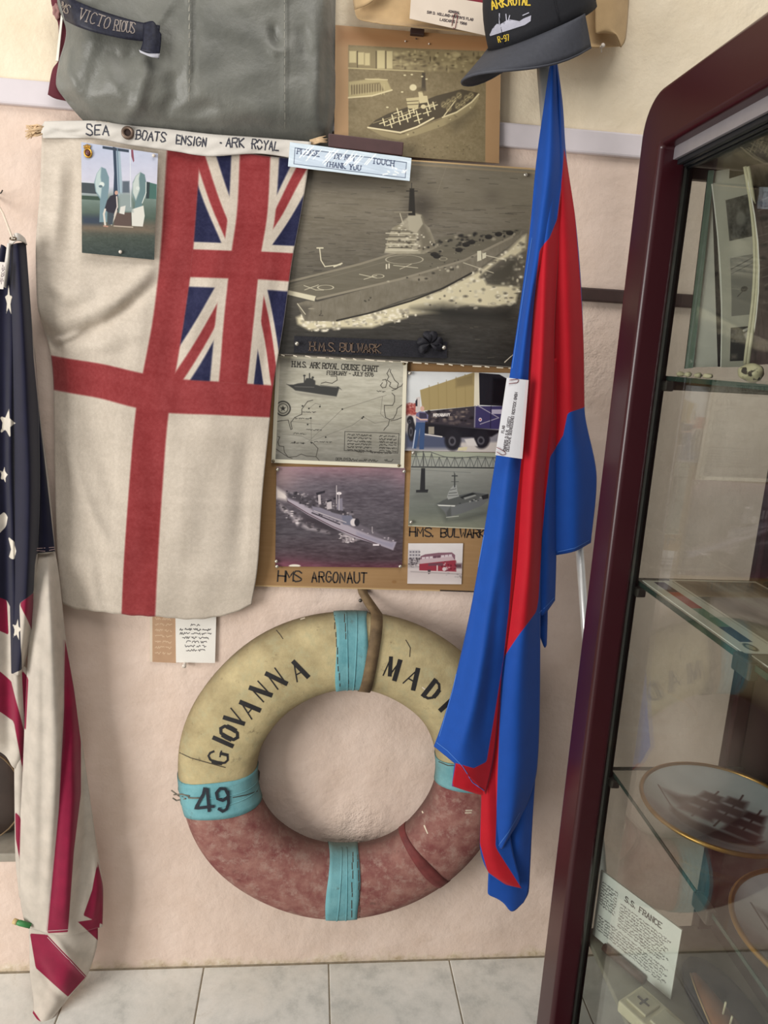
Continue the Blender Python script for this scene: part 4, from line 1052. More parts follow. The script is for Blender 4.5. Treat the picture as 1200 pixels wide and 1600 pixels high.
p.poly([(544, 126), (590, 120), (604, 124), (611, 139), (580, 148), (544, 152)], (170, 156, 114), .8, 1); p.poly([(546, 131), (592, 127), (600, 140), (548, 147)], (120, 106, 76), .7, 1)
for x in range(547, 600, 4): p.line([(x, 130), (x, 146)], 1.2, (182, 168, 126), .8)
p.line([(544, 151), (580, 148), (611, 139)], 2.4, (206, 192, 150)); p.line([(570, 122), (604, 123)], 1.6, (200, 186, 144))
p.poly([(574, 199), (624, 210), (640, 204), (660, 196), (690, 184), (715, 172), (735, 160), (746, 146), (748, 150), (738, 168), (715, 184), (690, 196), (650, 210), (620, 218), (596, 212)], (150, 136, 100), 1, .8); p.speckle([(600, 212), (650, 200), (715, 174), (744, 152), (730, 174), (690, 194), (640, 212)], 90, [(206, 192, 148), (104, 92, 66)], (1, 2.6), 21)
p.poly([(700, 190), (740, 166), (744, 176), (710, 206)], (86, 76, 54), .6, 8)
p.poly([(574, 197), (586, 186), (605, 176), (640, 164), (680, 148), (720, 138), (746, 144), (735, 158), (712, 174), (688, 182), (640, 200), (624, 206)], (74, 64, 46), 1, .7)
p.line([(574, 198), (624, 206), (650, 197), (676, 183)], 2.6, (218, 204, 164)); p.line([(690, 182), (712, 174), (736, 158), (747, 146)], 2.4, (206, 192, 150)); p.line([(692, 180), (710, 156)], 1.8, (206, 192, 150)); p.line([(582, 191), (616, 180), (680, 158)], 1.2, (140, 126, 92))
for x, y in ((598, 190), (612, 184), (609, 193), (622, 188), (627, 180), (634, 184), (638, 176), (650, 178), (652, 186), (666, 174), (620, 174), (644, 170), (668, 164), (676, 164)):
    p.line([(x - 6, y + 2), (x + 6, y - 2)], 1.7, (206, 194, 152)); p.line([(x - 1, y - 6), (x + 2, y + 5)], 2, (214, 202, 160))
for x, y in ((692, 162), (700, 158), (708, 154), (716, 148), (714, 164), (722, 160), (728, 152), (700, 168), (735, 148)): p.ell(x, y, 3, 3.6, (160, 146, 106), .75, .5, .35); p.line([(x - 3, y + 3), (x + 3, y - 2)], 1.2, (178, 164, 120), .7)
p.ell(644, 135, 5.6, 5, (214, 202, 162)); p.poly([(633, 152), (654, 150), (652, 168), (636, 168)], (190, 176, 134)); p.line([(634, 157), (652, 156)], 1.2, (90, 78, 56)); p.line([(635, 162), (652, 161)], 1.2, (90, 78, 56)); p.poly([(652, 142), (658, 140), (660, 148), (666, 148), (668, 158), (654, 160)], (200, 186, 144)); p.ell(660, 165, 4, 3.4, (206, 192, 150)); p.poly([(658, 112), (663, 112), (664, 140), (657, 140)], (70, 60, 44), .9, 1); p.ell(658, 138, 6, 4, (90, 78, 56), .7, .5)
for x, y in ((631, 116), (642, 115), (658, 118), (665, 122), (604, 166), (627, 142)): p.ell(x, y, 2, 1.2, (206, 194, 154))
p.speckle([(570, 240), (740, 250), (740, 225), (570, 220)], 50, [(90, 78, 56), (150, 136, 100)], (.6, 1.6), 23)
p.line([(783, 110), (781, 170)], 2.5, (196, 166, 124), .7)
e = thing('sepia_photograph', 'sepia carrier photo on a brown card mount below the beige cloth', 'photograph', at(650, 150, SM_Y))
board('mounted_print', c, SM_Y, .0025, p.mat(.55), plain('mount_edge', (150, 118, 84), .9), e, lambda u, v: .006 * (1 - v)**3 * np.abs(u - .5) + .004 * v * u**3)
a_, b_ = at(641, 46, SM_Y - .001), at(663, 54, SM_Y - .012); box('brown_clip', (a_[0], SM_Y - .010, b_[2]), (b_[0], SM_Y + .001, a_[2]), M_wood, e, .001)
for q in ((633, 65), (670, 69)): pin(*q, SM_Y - .001, M_cpin, e, .0016)
pin(650, 61, SM_Y - .001, M_dark, e, .0013)

# -- dark bar with the notice stuck under it
P0, P1 = at(513, 208, -.05), at(631, 222, -.05); a2 = at(513, 229, -.05); b2 = at(629, 243, -.05)
bm = bmesh.new(); fr = [bm.verts.new(q) for q in (P0, P1, b2, a2)]; bk_ = [bm.verts.new((q[0], -.033, q[2])) for q in (P0, P1, b2, a2)]
bm.faces.new(fr[::-1]); bm.faces.new(bk_)
for k in range(4): bm.faces.new((fr[k], fr[(k + 1) % 4], bk_[(k + 1) % 4], bk_[k]))
bmesh.ops.recalc_face_normals(bm, faces=bm.faces[:])
o = from_bm('wooden_bar', bm, plain('maroon_wood', (70, 44, 44), .5, var=.12), None); bevel(o, .0015)
tag(o, 'short dark brown wooden bar above the blue and white notice', 'bar')
c = [(453, 222), (643, 247), (640, 283), (450, 260)]
p = Print('notice_print', c, 4, (206, 220, 230)); p.noise(4, 30, 30, 3, 90)
NI = (74, 84, 108)
p.poly([(461, 230), (636, 253), (634, 279), (459, 256)], (196, 210, 224), 1, .6); p.line([(461, 231), (635, 254), (633, 278), (459, 256), (461, 231)], .9, (70, 80, 100))
p.lines(letters('PLEASE', 464, 240, 7.4, 8, .52, .22, .10), 1.4, NI); p.lines(letters('DO NOT', 522, 247.5, 7.4, 8, .52, .22, .10), 1.4, NI); p.lines(letters('TOUCH', 581, 255, 7.4, 8.2, .62, .26, .12), 1.5, NI); p.lines(letters('THANK YOU', 508, 259.5, 7.2, 7.4, .62, .26, .12), 1.4, NI)
g = random.Random(6)  # glare on the crinkled plastic, painted into the print as white streaks
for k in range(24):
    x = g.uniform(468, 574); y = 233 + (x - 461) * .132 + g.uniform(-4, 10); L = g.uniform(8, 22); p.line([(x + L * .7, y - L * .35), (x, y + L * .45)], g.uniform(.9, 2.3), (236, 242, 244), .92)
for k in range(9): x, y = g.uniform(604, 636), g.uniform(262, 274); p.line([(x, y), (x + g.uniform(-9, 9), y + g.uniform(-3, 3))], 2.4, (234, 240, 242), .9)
e = photo('touch_notice', 'pale blue notice strip with painted glare streaks asking visitors not to touch', p, c, -.0512, (), .3, .0008, None, .3, .004, lambda u, v: .0008 * np.sin(u * 30 + v * 9), 'sign')

# -- two small cards hanging below the white ensign
LY = -.006
e = thing('caption_card', 'small white printed card and brown card pinned below the white ensign', 'card', at(288, 1000, LY))
p = Print('brown_card_print', [(234, 958), (276, 960), (274, 1036), (234, 1034)], 4, (176, 142, 112)); p.noise(8, 20, 20, 3, 1); p.rect(233, 950, 238, 1040, (212, 196, 176), 1, .8)
for r in range(7): p.lines(scribble(242, 970 + r * 8.6, 3, 26, 2.6), 1, (206, 180, 150), .7)
board('brown_card', [(234, 955), (277, 957), (275, 1036), (234, 1034)], LY, .001, p.mat(.7), M_paper, e)
p = Print('white_card_print', [(274, 958), (338, 960), (336, 1036), (275, 1035)], 5, (226, 222, 214)); p.noise(3, 30, 30, 3, 2)
for r, (x0, L) in enumerate(((298, 15), (281, 49), (281, 50), (285, 41), (291, 32), (289, 34), (291, 30))): p.lines(scribble(x0, 978.5 + r * 6.4, 1.5, L, 2.8), 1.1 if r == 1 else .9, (70, 66, 66))
board('white_card', [(274, 957), (338, 959), (336, 1036), (275, 1035)], LY - .0015, .0012, p.mat(.6), M_paper, e)
pin(289, 1037, LY - .0015, M_cpin, e, .0058, True)


# ================================================================== LIFEBUOY
RC = np.array([.109, .567]); RR, RW, RT = .290, .087, .056


def ring_pt(r, th, ph, grow=0.0, lump=True):
    """a point on the ring: mean radius r, angle round the ring, angle round its section"""
    k = 1 + (.012 * math.sin(3 * th + 1) + .010 * math.sin(7 * th + 2.2 * math.sin(ph)) + .012 * math.sin(5 * th + 3 * ph)) * (1 if lump else 0)
    w_, t_ = RW * k + grow, RT * k + grow
    c, s = math.cos(ph), math.sin(ph)
    sq = (abs(c) ** 3 + abs(s) ** 3) ** (-1 / 3) * .45 + .55        # a little squarish
    q = r + w_ * c * sq
    return (RC[0] + q * math.cos(th), -.0575 - t_ * s * sq, RC[1] + q * math.sin(th))


def ring_part(name, a0, a1, mat, parent, grow=0., nth=None, edge=0., even=0.):
    nth = nth or max(6, int(abs(a1 - a0) / 3)); nph = 40; V, Fc = [], []
    for i in range(nth + 1):
        for k in range(nph):
            ph = 2 * math.pi * k / nph; th = math.radians(a0 + (a1 - a0) * i / nth)
            if even: mid_ = math.radians((a0 + a1) / 2); q_ = RR + RW * math.cos(ph); th = mid_ + (th - mid_) * (1 + even * (RR / q_ - 1))
            if edge and i in (0, nth): th += math.radians(edge) * math.sin(3 * ph + i)
            V.append(ring_pt(RR, th, ph, grow))
    for i in range(nth):
        for k in range(nph): Fc.append((i * nph + k, i * nph + (k + 1) % nph, (i + 1) * nph + (k + 1) % nph, (i + 1) * nph + k))
    Fc.append(tuple(range(nph))[::-1]); Fc.append(tuple(nth * nph + k for k in range(nph)))
    o = pydata(name, V, Fc, mat, parent, False); me = o.data
    bmm = bmesh.new(); bmm.from_mesh(me); bmesh.ops.recalc_face_normals(bmm, faces=bmm.faces[:]); bmm.to_mesh(me); bmm.free()
    for pl in me.polygons: pl.use_smooth = len(pl.vertices) == 4
    return o


def worn(name, a, b, dirt, sc=14, rough=.75, c3=None):
    t = NT(name); v = t.coord()
    c = t.ramp(t.noise(sc, 7, v, .65), [(.32, lin(a)), (.62, lin(b))])
    if c3: c = t.mix(t.ramp(t.noise(38, 6, v, .75), [(.5, (0, 0, 0, 1)), (.66, (.8, .8, .8, 1))]), c, lin(c3))
    c = t.mix(t.ramp(t.noise(22, 8, v, .8), [(.60, (0, 0, 0, 1)), (.70, (.85, .85, .85, 1))]), c, lin(dirt))
    # grime gathers where the ring turns away towards the wall
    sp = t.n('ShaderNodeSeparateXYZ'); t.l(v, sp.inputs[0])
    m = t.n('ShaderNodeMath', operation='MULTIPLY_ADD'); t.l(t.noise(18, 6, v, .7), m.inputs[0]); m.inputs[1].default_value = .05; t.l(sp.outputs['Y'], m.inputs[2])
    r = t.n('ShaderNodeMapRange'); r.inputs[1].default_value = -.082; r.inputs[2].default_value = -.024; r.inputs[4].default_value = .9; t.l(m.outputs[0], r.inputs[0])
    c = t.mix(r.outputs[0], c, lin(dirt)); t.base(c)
    t.bump(t.noise(26, 7, v, .7), .5, .004); t.bump(t.noise(160, 3, v), .3, .001)
    return t.set(rough, 0, .3)


M_rcream = worn('aged_cream_canvas', (158, 143, 106), (190, 174, 132), (98, 84, 60), 14, .75, (172, 164, 128))
M_rred = worn('faded_red_canvas', (118, 64, 62), (150, 108, 98), (88, 64, 58), 26, .8, (164, 136, 124))
M_blue = worn('turquoise_canvas', (92, 148, 156), (116, 168, 174), (84, 92, 82), 16)
M_mark = plain('black_stencil', (26, 24, 26), .55)
ring = thing('lifebuoy', 'old round lifebuoy, cream above and faded red below with four turquoise bands', 'lifebuoy', (RC[0], -.0575, RC[1] - RR - RW))
up = ring_part('upper_half', 2, 184, M_rcream, ring); lo = ring_part('lower_half', 183, 363, M_rred, ring)
bands = [ring_part('canvas_band', a, b, M_blue, ring, .0022, 8, .5, .85) for a, b in ((85, 98), (179.5, 196.5), (262.5, 277), (-4, 9.5))]
for a in (89.8, 93.2, 268.2, 271.5):
    tube('band_seam', [ring_pt(RR, math.radians(a), q, .0022) for q in np.linspace(.02, math.pi - .02, 16)], .0016, M_blue, bands[0 if a < 100 else 2], 6)
for a in (186, 190.5): tube('band_seam', [ring_pt(RR, math.radians(a), q, .0022) for q in np.linspace(.02, math.pi - .02, 16)], .0014, M_blue, bands[1], 6)
ring_part('dark_red_band', -52, -47, plain('dark_red_band', (104, 44, 42), .75, var=.25), ring, .0012, 3, .4)
hit = Hit(up, lo, *bands)
# stencilled name: thick and thin strokes like a painter's roman
TH, TN = 1.0, .36
RO = dict(G=[([(5, 6.4), (4, 7.6), (2.6, 8), (1.2, 7), (.6, 5.4)], .6), ([(.6, 5.6), (.5, 4), (.7, 2.4)], TH), ([(.7, 2.5), (1.4, .8), (2.8, 0), (4.4, .4), (5, 1.4)], .6), ([(4.9, .6), (4.9, 3.4)], .8), ([(3.4, 3.4), (6, 3.4)], TN)],
          I=[([(1, 0), (1, 8)], 1.15)], O=[([(3, 8), (1.2, 7), (.6, 4), (1.2, 1), (3, 0)], .9), ([(3, 0), (4.8, 1), (5.4, 4), (4.8, 7), (3, 8)], .9), ([(.8, 5.6), (.7, 4), (.8, 2.4)], 1.3), ([(5.2, 5.6), (5.3, 4), (5.2, 2.4)], 1.3)],
          V=[([(.4, 8), (3, 0)], 1.2), ([(3, 0), (5.6, 8)], TN)], A=[([(.2, 0), (2.9, 8)], TN), ([(2.9, 8), (5.6, 0)], 1.3), ([(1.2, 2.8), (4.4, 2.8)], TN)],
          N=[([(.6, 0), (.6, 8)], TN), ([(.6, 8), (5.2, 0)], 1.3), ([(5.2, 0), (5.2, 8)], TN)], M=[([(.4, 0), (1, 8)], TN), ([(1, 8), (3.2, 1)], 1.1), ([(3.2, 1), (5.4, 8)], TN), ([(5.4, 8), (6, 0)], 1.3)],
          D=[([(1, 0), (1, 8)], 1.3), ([(1, 8), (3.4, 7.8), (5, 6.2), (5.4, 4), (5, 1.8), (3.4, .2), (1, 0)], .7), ([(5.2, 5.4), (5.3, 4), (5.2, 2.6)], 1.2)],
          R=[([(1, 0), (1, 8)], 1.3), ([(1, 8), (4, 8), (5, 6.6), (4.6, 5), (1, 4)], .6), ([(2.6, 4.2), (5.6, 0)], 1.1)])
cpx = (537., 1203.)
name_st = []
for ch, x, y, rot, h in (('G', 341, 1183, -76, 27), ('I', 348.5, 1159, -66, 27), ('O', 358, 1145, -62, 26), ('V', 368, 1122, -56, 26), ('A', 388, 1106.5, -50, 26), ('N', 407.5, 1080, -43, 26), ('N', 432, 1060, -36, 26), ('A', 466, 1047.5, -27, 26),
                         ('M', 612, 1044, 20, 26), ('A', 645.5, 1059, 30, 26), ('D', 676, 1079, 38, 26), ('R', 704, 1104, 47, 26)):
    ca, sa = math.cos(math.radians(rot)), math.sin(math.radians(rot)); h *= 1.14; wsc = h / 8 * (.92 if ch != 'I' else .9)
    cx0 = 1 if ch == 'I' else 3
    for pts, wd in RO[ch]:
        q = [((a - cx0) * wsc, -(b - 4) * h / 8) for a, b in pts]
        name_st.append(([(x + a * ca - b * sa, y + a * sa + b * ca) for a, b in q], wd * h / 8 * 1.5))
nG = sum(len(RO[c]) for c in 'GIOVANNA')
for part in (name_st[:nG], name_st[nG:]): stroke_mesh('stencilled_word', part, 3, hit, M_mark, ring, .0007, 4)
stroke_mesh('painted_number', [[(320, 1231), (318, 1240), (306, 1262), (334, 1259)], [(324, 1232), (327, 1266)], [(356, 1240), (352, 1232), (344, 1231), (338, 1238), (340, 1247), (348, 1250), (356, 1244)], [(356, 1236), (357, 1254), (354, 1263), (348, 1267), (342, 1263)]], 4.6, hit, plain('blue_black_paint', (24, 30, 42), .5), ring, .0026, 4)
M_crack = plain('seam_stitching', (66, 58, 46), .9)
g = random.Random(3); seams = []
for x0, y0, x1, y1 in ((523, 962, 531, 1072), (539, 960, 545, 1068), (551, 1332, 549, 1442), (559, 1336, 563, 1440)):
    y = y0
    while y < y1:
        L = g.uniform(5, 13); x = x0 + (x1 - x0) * (y - y0) / (y1 - y0) + g.uniform(-.7, .7); seams.append([(x, y), (x + g.uniform(-.5, .5), min(y + L, y1))]); y += L + g.uniform(1, 6)
for q in ([(281, 1176), (298, 1184), (330, 1193), (352, 1199)], [(364, 1246), (385, 1242), (402, 1236)], [(280, 1244), (310, 1247)], [(432, 985), (438, 992), (442, 998)], [(634, 1000), (641, 1012), (640, 1026)], [(320, 1352), (335, 1364)], [(686, 1190), (700, 1196), (712, 1196)], [(545, 957), (550, 952)], [(568, 1432), (575, 1440)]): seams.append(q)
stroke_mesh('cracks_and_stitching', seams, 1.3, hit, M_crack, ring, .0006, 4)['kind'] = 'stuff'
stroke_mesh('paint_fleck', [[(728, 1266), (737, 1266)], [(727, 1270), (736, 1269.5)], [(663, 1290), (668, 1302)], [(660, 1268), (661, 1270)], [(585, 969), (592, 970)], [(470, 968), (476, 966)], [(660, 1074), (664, 1077)]], 2.0, hit, plain('pale_fleck', (206, 192, 170), .8), ring, .0006, 3)['kind'] = 'stuff'
M_cord = plain('grey_cord', (110, 104, 92), .9, var=.3, scale=120)
hp = hit(330, 1246)[0]
for k, pts in enumerate(([(312, 1246), (296, 1246), (280, 1243), (268, 1234)], [(296, 1243), (284, 1240), (272, 1241)], [(290, 1247), (276, 1250), (270, 1246)])):
    tube('cord_end', [(hit(*q)[0] if hit(*q)[0] is not None else Vector(at(*q, -.05))) + Vector((0, -.002, 0)) for q in pts], .0016, M_cord, ring, 6)
tube('cord_end', [Vector(at(x, y, d)) for x, y, d in ((400, 1200, -.055), (405, 1206, -.05), (404, 1218, -.05), (398, 1226, -.06))], .002, M_crack, ring, 6)
# strap and nail that carry it
M_leather = NT('old_webbing'); M_leather.base(M_leather.ramp(M_leather.noise(40, 5), [(.3, lin((84, 66, 44))), (.7, lin((120, 98, 68)))])); M_leather.bump(M_leather.noise(300, 2), .4, .001); M_leather = M_leather.set(.8)
e = thing('hanging_strap', 'worn brown strap nailed to the wall looping over the top of the lifebuoy', 'strap', at(564, 935, -.006))
th0 = math.radians(83.2); V, Fc = [], []; path = []
path += [(RC[0] + .014, -.0035, RC[1] + .420), (RC[0] + .018, -.010, RC[1] + .405), (RC[0] + .034, -.036, RC[1] + .386)]
for k in range(26):
    a = math.radians(4 + (-4 + 195) * k / 25); path.append(ring_pt(RR, th0, a, .0035))
tang = Vector((1, 0, 0)); hw = .0125
for i, q in enumerate(path):
    sd = Vector((math.sin(th0), 0, -math.cos(th0))) if i > 2 else Vector((1, 0, -.05)); wd = hw * (.85 if i < 2 else 1)
    V += [Vector(q) - sd * wd, Vector(q) + sd * wd]
for i in range(len(path) - 1): Fc.append((2 * i, 2 * i + 1, 2 * i + 3, 2 * i + 2))
o = pydata('strap', V, Fc, M_leather, e, True); sm = o.modifiers.new('thickness', 'SOLIDIFY'); sm.thickness = .0028; sm.offset = 0
pin(563, 937, -.006, M_clip, e, .0045)

# ================================================================== WHITE ENSIGN
rows = [
    [(66, 197, -.035), (110, 200, -.040), (170, 203, -.041), (262, 222, -.041), (312, 229, -.040), (375, 238, -.040), (420, 244, -.041), (484, 250, -.040)],
    [(63, 290, -.033), (110, 296, -.040), (170, 302, -.041), (256, 318, -.041), (306, 320, -.040), (371, 324, -.042), (416, 328, -.042), (471, 330, -.041)],
    [(56, 390, -.036), (105, 395, -.042), (165, 399, -.043), (250, 404, -.043), (299, 405, -.041), (360, 407, -.043), (404, 408, -.042), (456, 411, -.041)],
    [(58, 470, -.042), (100, 478, -.050), (160, 484, -.050), (240, 492, -.045), (287, 497, -.043), (350, 500, -.046), (394, 503, -.045), (443, 507, -.042)],
    [(80, 557, -.022), (108, 562, -.040), (158, 570, -.048), (223, 585, -.050), (271, 593, -.047), (342, 598, -.048), (384, 601, -.046), (427, 604, -.042)],
    [(84, 609, -.020), (110, 614, -.038), (155, 622, -.046), (213, 637, -.050), (262, 645, -.050), (336, 648, -.048), (378, 650, -.046), (422, 652, -.040)],
    [(86, 740, -.022), (110, 745, -.034), (150, 750, -.044), (202, 760, -.050), (252, 768, -.050), (320, 772, -.046), (366, 774, -.044), (410, 772, -.040)],
    [(90, 870, -.024), (112, 876, -.032), (150, 884, -.040), (193, 890, -.046), (244, 897, -.046), (316, 902, -.042), (358, 902, -.038), (402, 890, -.034)],
    [(98, 942, -.022), (116, 950, -.026), (150, 956, -.032), (190, 959, -.036), (241, 964, -.036), (312, 967, -.030), (350, 962, -.028), (393, 944, -.026)]]
uS = [0, .09, .24, .43, .55, .725, .835, 1.0]; vS = [0, .115, .262, .39, .515, .58, .735, .905, 1]
X, Y, D, U, V_ = sheet_arrays(rows, 120, 200, uS, vS)
fold = [([(66, 512), (84, 530), (120, 524), (165, 506), (205, 478), (246, 440)], 9, .009), ([(82, 533), (100, 529), (128, 520)], 5, -.011), ([(90, 500), (130, 494), (180, 470), (225, 430), (246, 400)], 13, -.007), ([(75, 450), (100, 480), (135, 486)], 11, .004), ([(70, 440), (110, 462), (150, 462)], 16, -.004), ([(110, 546), (160, 540), (215, 520)], 12, -.004),
        ([(90, 640), (110, 720), (140, 800), (175, 860)], 12, -.006), ([(120, 640), (160, 720), (190, 800)], 16, .004), ([(140, 880), (150, 940), (160, 960)], 10, -.004), ([(320, 660), (300, 760), (290, 880)], 26, -.004), ([(395, 660), (380, 760), (370, 900)], 16, .004),
        ([(95, 250), (90, 320), (80, 400)], 9, -.004), ([(118, 250), (112, 330), (100, 420)], 10, .003), ([(335, 410), (300, 520), (280, 590)], 14, -.003), ([(440, 420), (420, 520), (410, 600)], 12, .003), ([(225, 430), (215, 520), (205, 600)], 16, -.003), ([(60, 500), (75, 530), (95, 548)], 8, .008)]
Y = Y + np.clip((V_ - .97) / .03, 0, 1) * (.5 * np.sin(X / 4.5) + .9 * np.sin(X / 15 + 1))
D = D + 1.45 * relief(X, Y, fold) + .0012 * np.sin(X / 11 + 2 * np.sin(Y / 70)) + .0008 * np.sin(Y / 17 + X / 40)


# the dyed pattern in the cloth's own measure (u across the hoist, v along the fly)
def ensign_print():
    p = Print('ensign_dye', [(0, 0), (100, 0), (100, 200), (0, 200)], 7, (198, 187, 173)); RD, NV, WH = (140, 54, 56), (36, 38, 68), (198, 187, 173)
    p.noise(4, 40, 40, 4, 3)
    # canton: u 55..100, v 0..103
    x0, x1, y0, y1 = 55., 100., 0., 103.; cx_, cy_ = 72.8 + 5.5, 54.; p.rect(x0, y0, x1, y1, NV)
    for sx, sy in ((x0, y0), (x1, y0), (x0, y1), (x1, y1)):
        d = np.array([sx - cx_, sy - cy_]); d /= np.hypot(*d); n = np.array([-d[1], d[0]])
        A, B = np.array([sx, sy]) + d * 12, np.array([cx_, cy_])
        def strip(a, b, c): p.poly([tuple(A + n * a), tuple(B + n * a), tuple(B + n * b), tuple(A + n * b)], c)
        strip(-5.6, 5.6, WH); s_ = -1
        strip(*((-3.2, 1.0)), RD)
    p.rect(cx_ - 9.4, y0, cx_ + 9.4, y1, WH); p.rect(x0, cy_ - 10.8, x1, cy_ + 10.8, WH); p.rect(cx_ - 5.8, y0, cx_ + 5.8, y1, RD); p.rect(x0, cy_ - 6.6, x1, cy_ + 6.6, RD)
    p.rect(x1, 0, 101, 103, WH); p.a[:, p.X[0] < x0] = np.where(True, p.a[:, p.X[0] < x0], 0)
    q = p.sl(0, x0, 0, 200); p.a[q] = (198, 187, 173)
    q = p.sl(x0 - 1, 101, 103, 200); p.a[q] = (198, 187, 173)
    p.rect(43, -1, 55.35, 201, RD); p.rect(-1, 102.6, 101, 116, RD)
    p.noise(3, 2, 2, 2, 5); p.noise(5, 30, 50, 4, 6)
    p.noise(7, .9, .9, 2, 7); p.noise(5, 3, 40, 2, 8); p.noise(5, 40, 3, 2, 9)
    return p


t = NT('ensign_bunting'); n = t.n('ShaderNodeTexImage'); n.image = ensign_print().image(); n.extension = 'EXTEND'
t.l(t.n('ShaderNodeUVMap', uv_map='uv').outputs[0], n.inputs[0])
wv = t.noise(700, 2); t.base(t.mix(1.0, n.outputs[0], t.ramp(wv, [(.3, (.88, .87, .85, 1)), (.7, (1, 1, 1, 1))]), 'MULTIPLY')); t.bump(wv, .3, .0008); M_ens = t.set(.88, 0, .15, 0, .15)
ens = thing('white_ensign', 'cream white ensign with red cross and union canton hanging by its lettered canvas edge', 'flag', at(270, 950, -.03))
ens_o = grid_mesh('bunting', [(X, Y, D, U, V_)], M_ens, ens)
rowsH = [[(70, 190, -.038), (140, 189, -.044), (200, 196, -.046), (270, 203, -.046), (330, 210, -.046), (400, 215, -.046), (486, 222, -.044)],
         [(64, 203, -.044), (140, 200, -.051), (200, 207, -.053), (270, 214, -.053), (330, 220, -.052), (400, 226, -.052), (486, 234, -.047)],
         [(67, 216, -.041), (140, 216, -.047), (200, 226, -.048), (270, 236, -.048), (330, 244, -.047), (400, 240, -.047), (484, 252, -.045)]]
Xh, Yh, Dh, _, _ = sheet_arrays(rowsH, 90, 16)
Dh = Dh + relief(Xh, Yh, [([(80, 208), (120, 214), (170, 220)], 3, .003), ([(84, 202), (100, 207), (125, 206)], 3, .004), ([(280, 240), (330, 243), (380, 238)], 4, -.003)]) + .0006 * np.sin(Xh / 6 + Yh / 3)
M_canvas = fabric('white_canvas', (206, 201, 193), .85, 500, .08, .1)
band = grid_mesh('canvas_hoist', [(Xh, Yh, Dh)], M_canvas, ens, .0022)
hb = Hit(band)
M_bink = plain('blue_black_ink', (46, 48, 60), .6)
for wds in (letters('SEA', 135, 210, 2, 14.5, .62, .28, 0, .06), letters('BOATS', 212, 217, 6, 13, .56, .20, 0, .06), letters('ENSIGN', 275, 225, 5, 13, .50, .18, 0, .06), [[(344, 223), (346, 223.5)]], letters('ARK', 353, 229, 3, 13, .6, .18, 0, .06), letters('ROYAL', 393, 231, 6, 12.5, .54, .18, 0, .06)): stroke_mesh('hand_lettered_word', wds, 2.1, hb, M_bink, ens, .0016, 3)
c0 = hb(200, 208)[0]
bm = bmesh.new()
tube_bm(bm, [(c0.x + .0085 * math.cos(a), c0.y - .0022, c0.z + .0085 * math.sin(a)) for a in np.linspace(0, 2 * math.pi, 25)], .0032, 8, False); gr = from_bm('grommet', bm, plain('dull_brass', (110, 92, 80), .4, .6), ens, True)
bm = bmesh.new(); bmesh.ops.create_circle(bm, cap_ends=True, segments=20, radius=.0075); bmesh.ops.transform(bm, matrix=Matrix.Translation((c0.x, c0.y - .0018, c0.z)) @ Matrix.Rotation(math.pi / 2, 4, 'X'), verts=bm.verts[:]); from_bm('grommet_hole', bm, plain('shadow_hole', (48, 34, 30), .9), ens)
M_rope = plain('frayed_rope', (204, 176, 140), .95, var=.25, scale=90)
g = random.Random(2); bm = bmesh.new()
for k in range(46):
    y = 203 + g.uniform(-5, 5); tube_bm(bm, [at(70, y, -.042), at(58, y + g.uniform(-5, 5), -.042 + g.uniform(-.006, .006)), at(42 + g.uniform(-3, 6), 206 + g.uniform(-11, 12), -.042 + g.uniform(-.01, .01))], [.0016, .0014, .0006], 5)
o = from_bm('rope_tuft', bm, M_rope, ens, True)
bm = bmesh.new()
for k in range(14): y = 219 + g.uniform(-4, 4); tube_bm(bm, [at(484, y + 4, -.040), at(500, y - 1, -.042), at(510 + g.uniform(-3, 2), y + g.uniform(-4, 3), -.040)], [.0018, .0018, .0008], 5)
from_bm('rope_tuft', bm, M_rope, ens, True)
g = random.Random(8); st = [[(x, 189.5 + (x - 140) * .093 + g.uniform(-.6, .6)), (x + 4, 189.8 + (x - 136) * .093 + g.uniform(-.6, .6))] for x in range(144, 440, 6)]
stroke_mesh('edge_stitching', st, 1.1, hb, plain('pale_thread', (196, 186, 170), .9), ens, .0016, 3)['kind'] = 'stuff'

# photo pinned on the ensign
c = [(127, 222), (247, 240), (241, 406), (128, 395)]
p = Print('anchor_print', c, 4); p.vgrad([(222, (176, 184, 204)), (260, (186, 188, 204)), (290, (196, 194, 206)), (310, (110, 126, 118)), (340, (70, 84, 74)), (352, (96, 88, 76)), (372, (66, 74, 66)), (406, (46, 56, 54))])
p.noise(6, 14, 8, 3, 50); p.poly([(127, 284), (155, 284), (155, 302), (127, 300)], (62, 70, 74)); p.line([(127, 283), (150, 285)], 1.4, (196, 200, 206)); p.poly([(127, 304), (160, 306), (160, 312), (127, 310)], (56, 74, 62)); p.poly([(229, 283), (245, 287), (244, 310), (228, 309)], (66, 100, 92)); p.poly([(229, 283), (234, 284), (233, 309), (228, 309)], (44, 56, 58))
p.poly([(127, 335), (160, 335), (160, 352), (127, 352)], (52, 62, 76), .8, 4); p.noise(10, 3, 2, 3, 52, p.Y > 352); p.poly([(127, 349), (170, 352), (225, 352), (243, 358), (242, 364), (127, 360)], (112, 98, 82), .6, 3)
p.poly([(176, 229), (181, 231), (184, 300), (184, 330), (176, 330), (178, 270)], (46, 60, 78), 1, .6); p.poly([(181, 231), (187, 232), (192, 304), (184, 304)], (150, 168, 178), 1, .7); p.poly([(160, 228), (201, 234), (201, 238), (186, 236), (160, 232)], (52, 62, 76)); p.line([(183, 232), (186, 300)], 1.6, (100, 120, 136))
